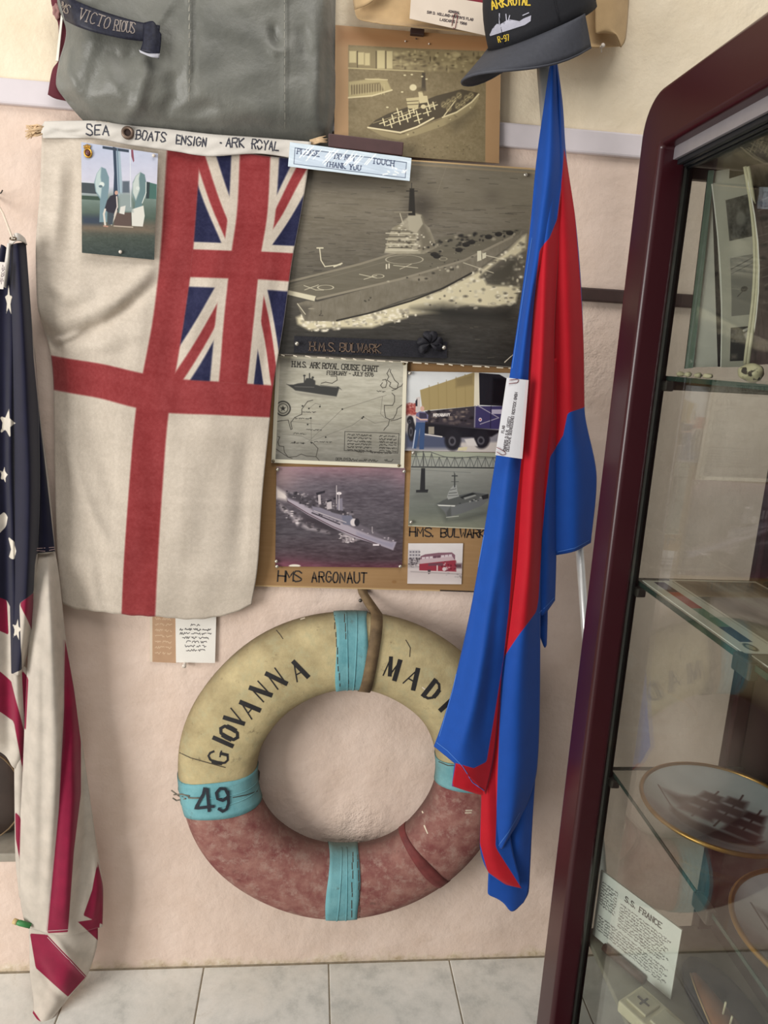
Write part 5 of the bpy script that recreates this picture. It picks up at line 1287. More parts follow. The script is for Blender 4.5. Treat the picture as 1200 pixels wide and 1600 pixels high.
p.poly([(158, 260), (165, 263), (170, 276), (170, 292), (168, 306), (167, 346), (155, 346), (156, 310), (149, 298), (147, 284), (151, 270)], (112, 136, 144), 1, .6); p.poly([(158, 260), (151, 270), (148, 284), (150, 298), (157, 308), (159, 290), (157, 276)], (176, 192, 190), .9, 1); p.ell(159, 287, 4, 4, (206, 214, 208), .8); p.ell(157, 290, 3, 2, (90, 110, 118))
p.poly([(219, 268), (226, 272), (229, 288), (227, 302), (222, 316), (222, 336), (208, 336), (211, 316), (206, 300), (207, 284), (212, 274)], (98, 122, 124), 1, .6); p.poly([(219, 268), (212, 274), (207, 286), (207, 300), (212, 312), (218, 296), (217, 278)], (186, 194, 188), .9, 1); p.poly([(205, 326), (224, 320), (226, 336), (223, 353), (206, 352)], (206, 204, 194)); p.ell(215, 293, 3, 3, (200, 206, 200), .8); p.line([(222, 316), (228, 300), (228, 284)], 1.2, (206, 210, 204))
p.rect(191, 282, 202, 300, (86, 96, 106), 1, 1.2); p.poly([(186, 300), (204, 304), (208, 330), (186, 330)], (136, 148, 146), .9, 2); p.line([(203, 232), (204, 322)], .7, (216, 220, 220)); p.poly([(204.5, 232), (207.5, 233), (209.5, 251), (208, 253), (205, 244)], (126, 72, 86))
p.rect(178, 331, 205, 352, (88, 72, 66)); p.line([(178, 352), (207, 354)], 2, (170, 156, 140)); p.poly([(188, 322), (196, 320), (194, 334), (186, 332)], (206, 204, 196))
p.poly([(172, 305), (180, 302), (184, 308), (184, 328), (176, 340), (168, 330), (163, 326), (167, 312)], (44, 40, 50), 1, .7); p.ell(181.5, 300, 2.6, 3.4, (190, 150, 132)); p.line([(182, 306), (183, 322), (178, 336)], 2, (206, 196, 186)); p.line([(164, 326), (162, 333), (164, 350)], 3, (206, 198, 186)); p.line([(182, 328), (178, 340), (174, 350)], 2.4, (196, 186, 172)); p.line([(162, 352), (168, 353)], 2, (176, 130, 112)); p.poly([(168, 330), (178, 332), (176, 350), (168, 350)], (62, 72, 80), .9, 1)
PH_Y = -.0585
e = photo('anchor_photograph', 'colour photo of a person seated by two grey anchor flukes pinned on the ensign', p, c, PH_Y, [(241, 244), (189, 394)], .3, .0008, M_cpin, .3, .0034)
M_gilt = M_brass
bm = bmesh.new()
for k in range(5): a = k / 4; tube_bm(bm, [at(132 + 8 * a, 232, PH_Y - .002), at(131 + 10 * a, 225 + 2 * abs(a - .5) * 2, PH_Y - .002)], .0012, 6)
from_bm('crown_badge', bm, M_brass, e, True)
bm = bmesh.new(); c1 = Vector(at(137.5, 239, PH_Y - .002)); tube_bm(bm, [(c1.x + .0062 * math.cos(a), c1.y, c1.z + .0072 * math.sin(a)) for a in np.linspace(0, 2 * math.pi, 17)], .0017, 7, False); from_bm('badge_ring', bm, M_brass, e, True)
lump('badge_centre', (c1.x, c1.y, c1.z), .0048, (1, .5, 1), plain('badge_enamel', (96, 52, 50), .4), e, 2, .1)

# ================================================================== GREY SATIN GARMENT ABOVE
rows = [
    [(92, -60, -.050), (150, -60, -.085), (230, -60, -.080), (320, -60, -.085), (430, -60, -.080), (500, -60, -.065), (530, -60, -.02)],
    [(90, 0, -.050), (150, 0, -.085), (230, 0, -.080), (320, 0, -.085), (430, 0, -.080), (500, 0, -.065), (524, 0, -.02)],
    [(104, 50, -.052), (150, 50, -.088), (230, 52, -.084), (320, 55, -.086), (430, 60, -.080), (500, 62, -.062), (523, 62, -.02)],
    [(92, 100, -.050), (150, 104, -.088), (230, 106, -.086), (320, 110, -.086), (430, 116, -.080), (500, 120, -.062), (524, 120, -.02)],
    [(88, 130, -.046), (150, 140, -.085), (230, 145, -.083), (320, 150, -.084), (430, 160, -.078), (500, 166, -.060), (523, 168, -.02)],
    [(104, 158, -.040), (150, 170, -.068), (230, 178, -.068), (320, 184, -.066), (430, 192, -.060), (500, 196, -.055), (520, 196, -.02)],
    [(128, 186, -.024), (155, 196, -.030), (230, 204, -.032), (320, 210, -.034), (430, 216, -.034), (495, 222, -.030), (516, 220, -.02)],
    [(140, 200, -.020), (160, 206, -.022), (230, 216, -.022), (320, 224, -.022), (430, 232, -.022), (490, 236, -.022), (514, 232, -.019)]]
Xg, Yg, Dg, _, _ = sheet_arrays(rows, 130, 80)
Dg = Dg + relief(Xg, Yg, [([(190, 195), (215, 165), (225, 110), (223, 80)], 12, -.011), ([(165, 190), (140, 150), (150, 100), (165, 70)], 16, .009), ([(250, 180), (275, 150), (270, 110)], 14, .009), ([(120, 140), (105, 110), (108, 70)], 8, -.008), ([(105, 150), (130, 170), (150, 195)], 9, .010), ([(298, -40), (296, 60), (294, 150)], 4, -.004), ([(306, -40), (304, 60), (300, 150)], 5, .003), ([(446, -40), (445, 60), (444, 190)], 3, -.004), ([(425, 40), (431, 62), (440, 70)], 7, .012), ([(418, 70), (430, 80), (446, 76)], 8, -.006),
                          ([(270, 0), (250, 30), (235, 50)], 7, -.005), ([(330, 190), (380, 180), (430, 190)], 16, -.006), ([(340, 160), (300, 175), (255, 180)], 14, .006), ([(490, 20), (495, 100), (490, 190)], 12, -.008), ([(508, 60), (508, 130), (505, 200)], 7, .008), ([(470, 40), (480, 80), (500, 90)], 12, .005), ([(160, 110), (180, 130), (200, 170)], 14, -.006), ([(170, 80), (190, 95), (215, 85)], 10, .006)]) + .0014 * np.sin(Xg / 23 + np.sin(Yg / 18) * 2)
t = NT('grey_satin'); t.base(t.ramp(t.noise(7, 6), [(.3, lin((84, 85, 79))), (.7, lin((116, 116, 108)))])); t.bump(t.noise(500, 2), .25, .0006); t.bump(t.noise(12, 5), .45, .014); t.bump(t.noise(45, 4), .3, .003); M_satin = t.set(.46, 0, .45, 0, .3)
gar = thing('satin_garment', 'sagging grey green satin garment hanging above the white ensign', 'garment', at(310, 200, -.03))
gb = grid_mesh('satin_cloth', [(Xg, Yg, Dg)], M_satin, gar, .002)
sm_ = [([(296 + 0 * k, -20 + 14 * k), (295.5, -10 + 14 * k)]) for k in range(13)] + [([(445, -20 + 14 * k), (445, -10 + 14 * k)]) for k in range(16)]
hg = Hit(gb)
stroke_mesh('seam', sm_, 1.0, hg, plain('seam_thread', (136, 134, 124), .8), gar, .0015, 4)['kind'] = 'stuff'
rows = [[(82, -40, -.045), (95, -40, -.048), (112, -40, -.045)], [(80, 0, -.045), (95, 0, -.048), (112, 2, -.045)], [(92, 45, -.045), (100, 48, -.046), (112, 50, -.045)], [(92, 90, -.045), (100, 92, -.046), (110, 92, -.045)], [(82, 110, -.042), (90, 114, -.044), (104, 112, -.042)], [(75, 148, -.036), (86, 154, -.038), (104, 158, -.036)]]
Xl, Yl, Dl, _, _ = sheet_arrays(rows, 12, 40)
grid_mesh('maroon_lining', [(Xl, Yl, Dl)], fabric('maroon_cloth', (92, 36, 46), .85, 700, .2), gar, .002)
box_c = [(96, 16), (99, 16), (91, 95), (87, 95)]
board('white_label_edge', box_c, -.052, .002, M_paper, M_paper, gar)
lump('lining_rosette', at(88, 18, -.05), .009, (.7, .6, 1.2), plain('dusty_pink', (150, 110, 106), .8), gar, 5, .3)

# black tally laid over it
rows = [[(90, -14, -.066), (112, -2, -.100), (150, 14, -.108), (190, 27, -.106), (220, 35, -.104), (250, 40, -.098)], [(102, 32, -.064), (122, 42, -.102), (150, 51, -.110), (190, 60, -.109), (218, 64, -.104), (248, 66, -.099)]]
Xr, Yr, Dr, _, _ = sheet_arrays([rows[0], [tuple((np.array(a) + np.array(b)) / 2 + np.array([0, 0, -.002])) for a, b in zip(*rows)], rows[1]], 40, 8)
rows2 = [[(224, 36, -.106), (238, 33, -.110), (252, 54, -.104)], [(224, 60, -.107), (238, 60, -.111), (251, 72, -.105)], [(219, 80, -.106), (236, 84, -.109), (248, 92, -.104)]]
Xr2, Yr2, Dr2, _, _ = sheet_arrays(rows2, 14, 14)
M_navy_silk = NT('navy_silk'); M_navy_silk.base(M_navy_silk.ramp(M_navy_silk.noise(200, 3), [(.3, lin((20, 21, 34))), (.7, lin((36, 38, 54)))])); M_navy_silk = M_navy_silk.set(.5, 0, .3, 0, .0)
e = thing('cap_tally', 'navy naval cap ribbon with silver letters laid across the grey satin garment', 'ribbon', at(180, 60, -.1))
rb = grid_mesh('band', [(Xr, Yr, Dr)], M_navy_silk, e, .0014); grid_mesh('folded_end', [(Xr2, Yr2, Dr2)], M_navy_silk, e, .0014)
hr_ = Hit(rb)
M_sth = plain('silver_thread', (130, 120, 114), .5, .3)
for wds in (letters('HMS', 88, 12, 28, 13, .45, .12, .08), letters('VICTO', 123, 30, 19, 17, .46, .20, .09) + letters('RIOUS', 178, 47.5, 9, 16, .36, .10, .08)): stroke_mesh('silver_lettering', wds, 1.6, hr_, M_sth, e, .0015, 3)
Xr3, Yr3, Dr3, _, _ = sheet_arrays([[(217, 78, -.108), (234, 84, -.111), (250, 84, -.106)], [(219, 82, -.110), (236, 89, -.113), (248, 91, -.108)]], 10, 4)
grid_mesh('frayed_edge', [(Xr3, Yr3, Dr3)], plain('frayed_silver', (176, 176, 184), .6), e, .001)

# ================================================================== BEIGE CLOTH ROLLED AT THE TOP, WITH ITS CARD
M_beige = fabric('beige_cloth', (186, 158, 118), .85, 600, .10, .15, (), .2, ((146, 116, 82), .5))
e = thing('beige_cloth', 'old beige cloth with rolled up lower hem at the top of the wall', 'cloth', at(640, 30, -.05))
rows = [[(556, -60, -.03), (600, -60, -.05), (660, -60, -.06), (760, -60, -.06), (860, -60, -.06), (940, -60, -.06), (985, -60, -.03)],
        [(553, -15, -.03), (600, -14, -.05), (660, -10, -.06), (760, -8, -.06), (860, -8, -.06), (940, 0, -.06), (983, -5, -.03)],
        [(554, 14, -.035), (600, 26, -.052), (660, 34, -.055), (760, 40, -.055), (860, 44, -.055), (930, 52, -.060), (980, 30, -.03)],
        [(559, 29, -.040), (600, 36, -.060), (660, 41, -.060), (760, 50, -.060), (860, 58, -.060), (915, 66, -.066), (975, 60, -.034)],
        [(572, 33, -.046), (604, 38, -.066), (660, 43, -.066), (760, 54, -.066), (860, 66, -.066), (930, 74, -.072), (970, 72, -.045)]]
Xb, Yb, Db, _, _ = sheet_arrays(rows, 90, 30)
rows = [[(554, 15, -.050), (572, 8, -.075), (588, -4, -.080), (610, -40, -.080)], [(551, -8, -.050), (566, -14, -.072), (580, -26, -.078), (598, -60, -.078)]]
Xc, Yc, Dc, _, _ = sheet_arrays(rows, 14, 6)
rows = [[(914, -20, -.07), (945, -20, -.085), (985, -22, -.06)], [(914, 30, -.07), (945, 24, -.088), (983, 2, -.060)], [(915, 60, -.066), (940, 54, -.090), (978, 46, -.058)]]
rows = [[(930, -40, -.085), (955, -40, -.092), (984, -40, -.07)], [(930, 26, -.085), (955, 24, -.092), (982, 8, -.07)], [(931, 52, -.084), (952, 44, -.091), (977, 62, -.072)], [(950, 50, -.082), (962, 54, -.088), (970, 74, -.074)]]
Xd, Yd, Dd, _, _ = sheet_arrays(rows, 20, 20)
grid_mesh('cloth', [(Xb, Yb, Db), (Xc, Yc, Dc), (Xd, Yd, Dd)], M_beige, e, .0022)
pin(939, 74, -.074, M_cpin, e, .0046, True); tube('pin_shank', [at(939, 72, -.072), at(940, 82, -.076)], .001, M_cpin, e, 6)
rows = [[(660, -40, -.078), (715, -30, -.080), (765, -20, -.078)], [(660, -2, -.080), (715, 6, -.082), (765, 14, -.080)], [(664, 4, -.080), (715, 12, -.082), (764, 20, -.080)]]
Xe, Ye, De, _, _ = sheet_arrays(rows, 14, 10)
tag(grid_mesh('red_cloth', [(Xe, Ye, De)], fabric('crimson_cloth', (128, 38, 52), .85, 700, .15), None, .002), 'strip of crimson cloth peeping out above the clipped white flag card', 'cloth')
c = [(643, -14), (776, 8), (762, 56), (640, 29)]
p = Print('flag_card_print', c, 5, (206, 192, 176)); p.noise(5, 30, 30, 4, 4)
p.lines(letters('ADMIRAL', 700, 19, 9, 3.4, .62, .24), 1.0, (60, 50, 50)); p.lines(letters("SIR D. HOLLAND-MARTIN'S FLAG", 667, 20.5, 9.5, 3.6, .60, .2), 1.0, (60, 50, 50)); p.lines(letters('LASCARIS - 1966', 687, 32, 9.5, 3.6, .62, .26), 1.0, (60, 50, 50))
e = photo('flag_card', 'white typed card clipped over the beige cloth beside the cap', p, c, -.088, (), .6, .001, None, 0, .004, None, 'card')
M_rclip = plain('red_clip', (120, 58, 62), .35, .3)
tube('paper_clip', [at(q[0], q[1], -.0895) for q in ((706, 40), (709, 24), (711, 21), (714, 22), (715, 26), (711, 44), (709, 45), (708, 43))], .0007, M_rclip, e, 6)

# ================================================================== FLAGPOLE, CAP AND BLUE AND RED FLAG
pt, pb = Vector(at(849, 78, -.122)), Vector(at(914, 975, -.100)); dv = (pb - pt); foot = pt + dv * ((pt.z - .006) / (pt.z - pb.z))
M_steel = plain('brushed_steel', (214, 214, 212), .36, .55, var=.06)
pole = thing('flagpole', 'leaning bright steel tube pole carrying the cap and the blue and red flag', 'pole', foot)
mid = pt + (foot - pt) * .40
tube('upper_tube', [pt + dv.normalized() * -.02, mid], .0142, M_steel, pole, 24); tube('lower_tube', [mid - (foot - pt) * .02, foot], .0088, M_steel, pole, 20)
tube('collar', [mid - dv.normalized() * .012, mid + dv.normalized() * .012], .0165, M_clip, pole, 20); tube('rubber_foot', [foot + (pt - foot).normalized() * .02, foot], .012, M_black, pole, 16)

RED = [[(881, 232), (896, 310), (907, 450), (913, 560), (914, 636), (887, 645), (880, 680), (868, 700), (859, 714), (852, 780), (846, 850), (841, 935), (838, 955), (812, 990), (790, 1023), (784, 1040), (778, 1200), (774, 1322), (778, 1330), (815, 1388), (790, 1382), (762, 1362), (750, 1318), (752, 1245), (706, 1228), (712, 1192), (740, 1200), (760, 1190), (772, 1120), (786, 1032), (795, 950), (806, 800), (817, 690), (824, 607), (831, 524), (838, 431), (843, 390), (858, 372), (870, 343), (877, 288)]]
red_sd = lambda X, Y: polys_sd(X, Y, RED)
M_br = fabric('blue_red_bunting', (16, 72, 158), .72, 800, .07, .06, (('red', (178, 14, 32)),), .25)


def strip(rows, nu=24, nv=80, vs=None, ridg=()):
    X, Y, D, U, V = sheet_arrays(rows, nu, nv, None, vs)
    if ridg: D = D + relief(X, Y, ridg)
    return X, Y, D


sheets = []
# right hand panel at the back (red above, blue below)
sheets.append(strip([[(866, 92, -.172), (868, 92, -.178), (870, 95, -.172)], [(868, 150, -.165), (874, 160, -.176), (879, 165, -.164)], [(868, 235, -.150), (876, 238, -.170), (884, 240, -.150)], [(862, 340, -.142), (880, 345, -.162), (899, 345, -.138)], [(862, 450, -.138), (884, 455, -.160), (908, 452, -.128)], [(864, 560, -.135), (888, 562, -.157), (912, 560, -.122)], [(864, 640, -.133), (890, 640, -.153), (913, 638, -.118)], [(862, 750, -.130), (895, 752, -.148), (932, 748, -.110)], [(866, 868, -.126), (896, 862, -.140), (923, 848, -.110)]], 30, 110))
# middle blue panel with its own hem
sheets.append(strip([[(838, 560, -.135), (855, 560, -.160), (874, 560, -.135)], [(838, 660, -.135), (856, 660, -.160), (873, 640, -.130)], [(836, 760, -.135), (854, 760, -.158), (870, 750, -.128)], [(834, 880, -.132), (852, 880, -.152), (869, 870, -.126)], [(836, 966, -.130), (850, 960, -.146), (867, 938, -.124)]], 20, 60))
sheets.append(strip([[(840, 930, -.118), (848, 930, -.124), (856, 930, -.116)], [(842, 985, -.118), (849, 990, -.122), (855, 980, -.114)], [(846, 1000, -.116), (851, 1012, -.118), (854, 1008, -.113)]], 8, 16))
# the long central fold: red running the whole length, blue wedge to its right lower down
sheets.append(strip([[(852, 300, -.160), (862, 300, -.180), (876, 300, -.160)], [(838, 400, -.155), (852, 400, -.182), (872, 400, -.155)], [(828, 520, -.155), (848, 520, -.188), (866, 520, -.152)], [(820, 640, -.158), (842, 640, -.192), (864, 640, -.152)], [(808, 760, -.160), (832, 760, -.194), (852, 760, -.152)], [(800, 880, -.160), (826, 880, -.194), (845, 880, -.150)], [(786, 1000, -.160), (815, 1000, -.190), (844, 1000, -.146)], [(776, 1100, -.158), (808, 1100, -.184), (843, 1110, -.142)], [(768, 1200, -.154), (804, 1200, -.180), (839, 1200, -.138)], [(768, 1285, -.150), (796, 1290, -.172), (815, 1275, -.140)], [(774, 1322, -.146), (784, 1326, -.160), (790, 1315, -.142)]], 30, 150))
# left blue panel in front
sheets.append(strip([[(862, 84, -.176), (864, 84, -.184), (868, 86, -.178)], [(851, 160, -.165), (862, 160, -.188), (876, 165, -.166)], [(838, 255, -.155), (858, 258, -.192), (881, 236, -.160)], [(828, 360, -.150), (844, 362, -.184), (872, 335, -.168)], [(814, 470, -.150), (826, 472, -.182), (840, 430, -.170)], [(797, 585, -.150), (811, 588, -.180), (827, 560, -.170)], [(775, 715, -.150), (797, 715, -.186), (822, 690, -.170)], [(755, 840, -.150), (784, 840, -.190), (812, 820, -.172)], [(734, 960, -.150), (768, 960, -.192), (799, 950, -.172)], [(706, 1080, -.150), (746, 1085, -.194), (784, 1060, -.170)], [(684, 1150, -.148), (728, 1165, -.194), (772, 1180, -.168)], [(678, 1166, -.146), (722, 1203, -.190), (759, 1241, -.164)]], 36, 170, None,
                    [([(842, 260), (832, 380), (808, 560), (790, 720)], 6, .010), ([(716, 1080), (736, 960), (757, 840)], 5, -.004), ([(760, 1000), (740, 1100), (716, 1180)], 14, -.008), ([(782, 900), (770, 1010), (752, 1150)], 10, .008)]))
# red hem behind the left panel and the low tail
sheets.append(strip([[(718, 1140, -.150), (740, 1150, -.156), (775, 1150, -.152)], [(710, 1195, -.148), (740, 1205, -.156), (775, 1210, -.152)], [(706, 1228, -.146), (730, 1236, -.152), (765, 1246, -.150)]], 16, 14))
sheets.append(strip([[(752, 1150, -.150), (764, 1150, -.160), (790, 1150, -.155)], [(752, 1240, -.148), (766, 1245, -.160), (792, 1250, -.154)], [(750, 1318, -.144), (770, 1322, -.158), (800, 1322, -.150)], [(763, 1362, -.142), (785, 1370, -.152), (812, 1372, -.148)], [(786, 1379, -.141), (800, 1384, -.146), (814, 1387, -.145)]], 20, 50))
sheets.append(strip([[(800, 1180, -.130), (820, 1180, -.142), (838, 1190, -.128)], [(790, 1290, -.130), (812, 1290, -.142), (832, 1280, -.126)], [(764, 1350, -.132), (800, 1350, -.140), (828, 1360, -.124)], [(762, 1394, -.130), (796, 1396, -.138), (826, 1392, -.124)], [(785, 1406, -.129), (800, 1424, -.134), (818, 1410, -.126)]], 20, 44))
fl = thing('blue_and_red_flag', 'limp royal blue flag with a red band hanging in folds from the steel pole', 'flag', at(790, 1400, -.15))
flag_o = grid_mesh('bunting', sheets, M_br, fl, .0013, (('red', red_sd),))
hf = Hit(flag_o)
hem = [[(757, 836), (736, 952), (708, 1078), (687, 1150)], [(683, 1160), (700, 1173), (722, 1196), (738, 1222), (756, 1235)], [(811, 1270), (794, 1300), (779, 1321)], [(842, 958), (854, 946), (865, 934)], [(872, 862), (898, 856), (920, 844)], [(832, 372), (818, 462), (801, 575)]]
stroke_mesh('hem_stitching', hem, 1.1, hf, plain('blue_thread', (64, 112, 190), .8), fl, .0012, 5)['kind'] = 'stuff'
# card tied to it
c = [(792, 590), (826, 594), (816, 717), (774, 711)]
LYF = -.200
p = Print('owner_card_print', c, 6, (222, 222, 226)); p.noise(3, 12, 12, 3, 3); p.poly([(822, 593), (826, 594), (816, 717), (812, 717)], (232, 206, 208), .7, 1.5)
TI = (96, 92, 96)
for tx, x, y, h in (('FLAG', 787, 676, 3.6), ('OWNERS D.S.R. (EAST)', 789.5, 704, 3.6), ('DEUTSCHE SEEREEDEREI ROSTOCK GMBH', 794.5, 705, 3.9)): p.lines(letters(tx, x, y, -81.5, h, .60, .24 if h < 3.8 else .155), 1.0, TI)
e = photo('owner_card', 'white typed card clipped to the left fold of the blue and red flag', p, c, LYF, (), .5, .0008, None, 0, .004, lambda u, v: .002 * np.sin(math.pi * u), 'card')
for q in (((795, 599.5), (808, 598), (810, 595), (809, 592), (796, 594)), ((776, 706), (784, 711), (790, 710), (789, 706), (776, 699))): tube('paper_clip', [at(a, b, LYF - .003) for a, b in q], .0007, M_rclip, e, 6)

# the cap: low crown, stitched panels, curved peak; it faces down to the left
cap = thing('baseball_cap', 'black baseball cap with yellow and white ship embroidery perched on the steel pole', 'cap', pt)
fwd = Vector((-.72, -.50, -.58)).normalized(); upv = Vector((-.45, -.35, .80)); upv = (upv - fwd * upv.dot(fwd)).normalized(); sdv = fwd.cross(upv)
CC = Vector(at(846, 47, -.165))


def cl(f, s, u): return CC + (fwd * f + sdv * s + upv * u) * 1.15


M_capb = plain('black_cotton', (19, 20, 27), .8, var=.12, scale=200, bump=.3); M_peak = plain('charcoal_peak', (54, 56, 64), .75, var=.1, scale=150, bump=.3)
V, Fc = [], []; NA, NR = 48, 14
for i in range(NR + 1):
    e_ = i / NR * math.pi / 2
    for k in range(NA):
        a = 2 * math.pi * k / NA; rr = math.cos(e_) ** .75; fr = .088 if math.cos(a) > 0 else .095
        back = .03 * max(0, -math.cos(a) - .8) / .2 if i < 4 else 0            # opening at the back
        V.append(cl(math.cos(a) * fr * rr, math.sin(a) * .076 * rr, .112 * math.sin(e_) ** .9 * (1 + .10 * max(0, math.cos(a))) + back * (1 - i / 4)))
for i in range(NR):
    for k in range(NA): Fc.append((i * NA + k, i * NA + (k + 1) % NA, (i + 1) * NA + (k + 1) % NA, (i + 1) * NA + k))
crown = pydata('crown', V, [f[::-1] for f in Fc], M_capb, cap, True); m_ = crown.modifiers.new('thickness', 'SOLIDIFY'); m_.thickness = .002; m_.offset = -1
V, Fc = [], []; NP = 24
for j in range(9):
    q = j / 8
    for k in range(NP + 1):
        a = math.radians(-89 + 178 * k / NP); r0 = .0885
        f0, s0 = math.cos(a) * r0, math.sin(a) * .0775; ext = .080 * (math.cos(a) ** .62)
        f_, s_ = f0 + ext * q, s0 * (1 + .06 * q)
        V.append(cl(f_, s_,   .004 - .031 * (s_ / .078) ** 2 * q - .008 * q * q))
for j in range(8):
    for k in range(NP): Fc.append((j * (NP + 1) + k, j * (NP + 1) + k + 1, (j + 1) * (NP + 1) + k + 1, (j + 1) * (NP + 1) + k))
peak = pydata('peak', V, Fc, M_peak, cap, True); m_ = peak.modifiers.new('thickness', 'SOLIDIFY'); m_.thickness = .0035; m_.offset = 0
tube('peak_edge', V[8 * (NP + 1):], .0022, plain('peak_piping', (66, 68, 76), .8), cap, 6)
for a in (0, 60, 120, 180, 240, 300): tube('seam', [cl(math.cos(math.radians(a)) * (.088 if math.cos(math.radians(a)) > 0 else .095) * math.cos(e_) ** .75 * 1.004, math.sin(math.radians(a)) * .076 * math.cos(e_) ** .75 * 1.004, .113 * math.sin(e_) ** .9 * (1 + .10 * max(0, math.cos(math.radians(a))))) for e_ in np.linspace(.06, 1.5, 14)], .0009, M_capb, cap, 5)
lump('top_button', cl(0, 0, .114), .007, (1, 1, .6), M_capb, cap, 1, .02)
tube('back_strap', [cl(-.095 * math.cos(a), .076 * math.sin(a), .004) for a in np.linspace(-.6, .6, 10)], .004, plain('strap_webbing', (112, 98, 112), .7), cap, 8)
hc = Hit(crown); M_yel = plain('yellow_thread', (206, 176, 52), .7); M_sil = plain('white_thread', (176, 176, 190), .7)
for wds, lw in ((letters('S', 758, 32, -80, 9, .6, .2), 2.2), (letters('ARK', 770, 15, -14, 14, .46, .16), 2.2), (letters('ROYAL', 795, 8, 0, 13, .40, .14), 2.2), (letters('R-97', 780, 66, -12, 9, .36, .16), 1.4)): stroke_mesh('yellow_lettering', wds, lw, hc, M_yel, cap, .0012, 3)
fill_mesh('ship_emblem', [[(764, 57), (768, 50), (770, 45), (776, 42), (777, 37), (782, 38), (783, 42), (790, 41), (790, 33), (796, 30), (797, 37), (804, 35), (812, 33), (818, 29), (830, 24), (829, 33), (820, 39)]], hc, M_sil, cap, .0012)
stroke_mesh('emblem_masts', [[(781, 40), (781, 21)], [(792, 33), (791, 22)], [(795, 31), (797, 24)], [(817, 24), (826, 20)]], 1.4, hc, M_sil, cap, .0012, 3)['kind'] = 'stuff'

# ================================================================== STARS AND STRIPES AT THE LEFT
NAVY = [[(-60, 360), (42, 372), (52, 560), (60, 640), (86, 862), (57, 864), (54, 882), (52, 926), (31, 943), (34, 1046), (18, 1054), (16, 947), (11, 938), (-60, 912)]]
REDS = [[(-60, 900), (0, 927), (11, 938), (14, 992), (-60, 960)], [(31, 943), (52, 925), (50, 986)], [(-60, 1020), (0, 1049), (18, 1064), (38, 1145), (36, 1208), (22, 1127), (0, 1112), (-60, 1090)], [(34, 1046), (45, 1060), (41, 1141), (38, 1140)],
        [(101, 997), (115, 1073), (126, 1159), (126, 1240), (115, 1330), (106, 1456), (74, 1458), (92, 1262), (99, 1105)], [(152, 1346), (164, 1397), (164, 1446), (130, 1430), (144, 1390)], [(47, 1458), (74, 1460), (135, 1525), (106, 1557), (56, 1512)], [(121, 1440), (155, 1435), (156, 1472)], [(36, 1600), (52, 1578), (70, 1604), (40, 1612)], [(24, 1268), (33, 1277), (31, 1344), (25, 1310)]]


def star(cx, cy, r, rot, sq=1.):
    return [(cx + (r if k % 2 == 0 else r * .40) * math.sin(rot + k * math.pi / 5) * sq, cy - (r if k % 2 == 0 else r * .40) * math.cos(rot + k * math.pi / 5)) for k in range(10)]


STARS = [star(11, 662, 24, .25, .62), star(6, 742, 14, .2, .6), star(27, 984, 18, .2, .45), star(14, 470, 26, .0, .25), [(-10, 812), (6, 800), (13, 806), (10, 822), (-4, 836), (-10, 836)], [(13, 838), (22, 846), (26, 862), (22, 874), (14, 872), (18, 858)]]
us = thing('striped_flag', 'limp flag with white stars on navy and red and white stripes at the left edge', 'flag', at(90, 1590, -.15))
M_us = fabric('stars_stripes_bunting', (186, 177, 165), .85, 700, .16, .15, (('red', (126, 18, 52)), ('navy', (24, 24, 44)), ('star', (208, 200, 186))), .15, ((176, 164, 150), .5))
sh = []
sh.append(strip([[(2, 382, -.062), (5, 383, -.066), (9, 386, -.064), (14, 392, -.060), (22, 396, -.058)], [(-32, 520, -.055), (-16, 520, -.07), (6, 520, -.060), (18, 520, -.075), (26, 520, -.06)], [(-60, 700, -.06), (-20, 700, -.08), (6, 700, -.066), (16, 700, -.085), (28, 700, -.06)], [(-60, 850, -.06), (-14, 850, -.08), (10, 850, -.066), (20, 850, -.085), (32, 850, -.06)], [(-60, 1000, -.06), (-14, 1000, -.082), (12, 1000, -.066), (24, 1000, -.085), (40, 1000, -.06)], [(-60, 1130, -.06), (-14, 1150, -.078), (14, 1165, -.066), (28, 1170, -.08), (44, 1170, -.06)], [(-60, 1150, -.06), (-20, 1165, -.074), (8, 1180, -.064), (20, 1198, -.070), (30, 1205, -.058)]], 50, 160))
sh.append(strip([[(14, 384, -.060), (26, 380, -.085), (40, 378, -.055)], [(18, 500, -.070), (34, 500, -.105), (49, 500, -.06)], [(20, 640, -.075), (40, 640, -.112), (60, 642, -.06)], [(22, 760, -.078), (44, 760, -.112), (62, 760, -.062)], [(22, 880, -.080), (42, 880, -.112), (58, 880, -.064)], [(20, 980, -.080), (36, 980, -.106), (52, 980, -.066)], [(18, 1052, -.078), (28, 1055, -.098), (36, 1046, -.07)]], 30, 120))
sh.append(strip([[(46, 540, -.045), (50, 540, -.05), (54, 545, -.04)], [(52, 640, -.045), (58, 640, -.05), (62, 645, -.038)], [(54, 750, -.045), (66, 750, -.052), (76, 752, -.036)], [(55, 866, -.060), (70, 866, -.066), (86, 862, -.050)]], 12, 50))
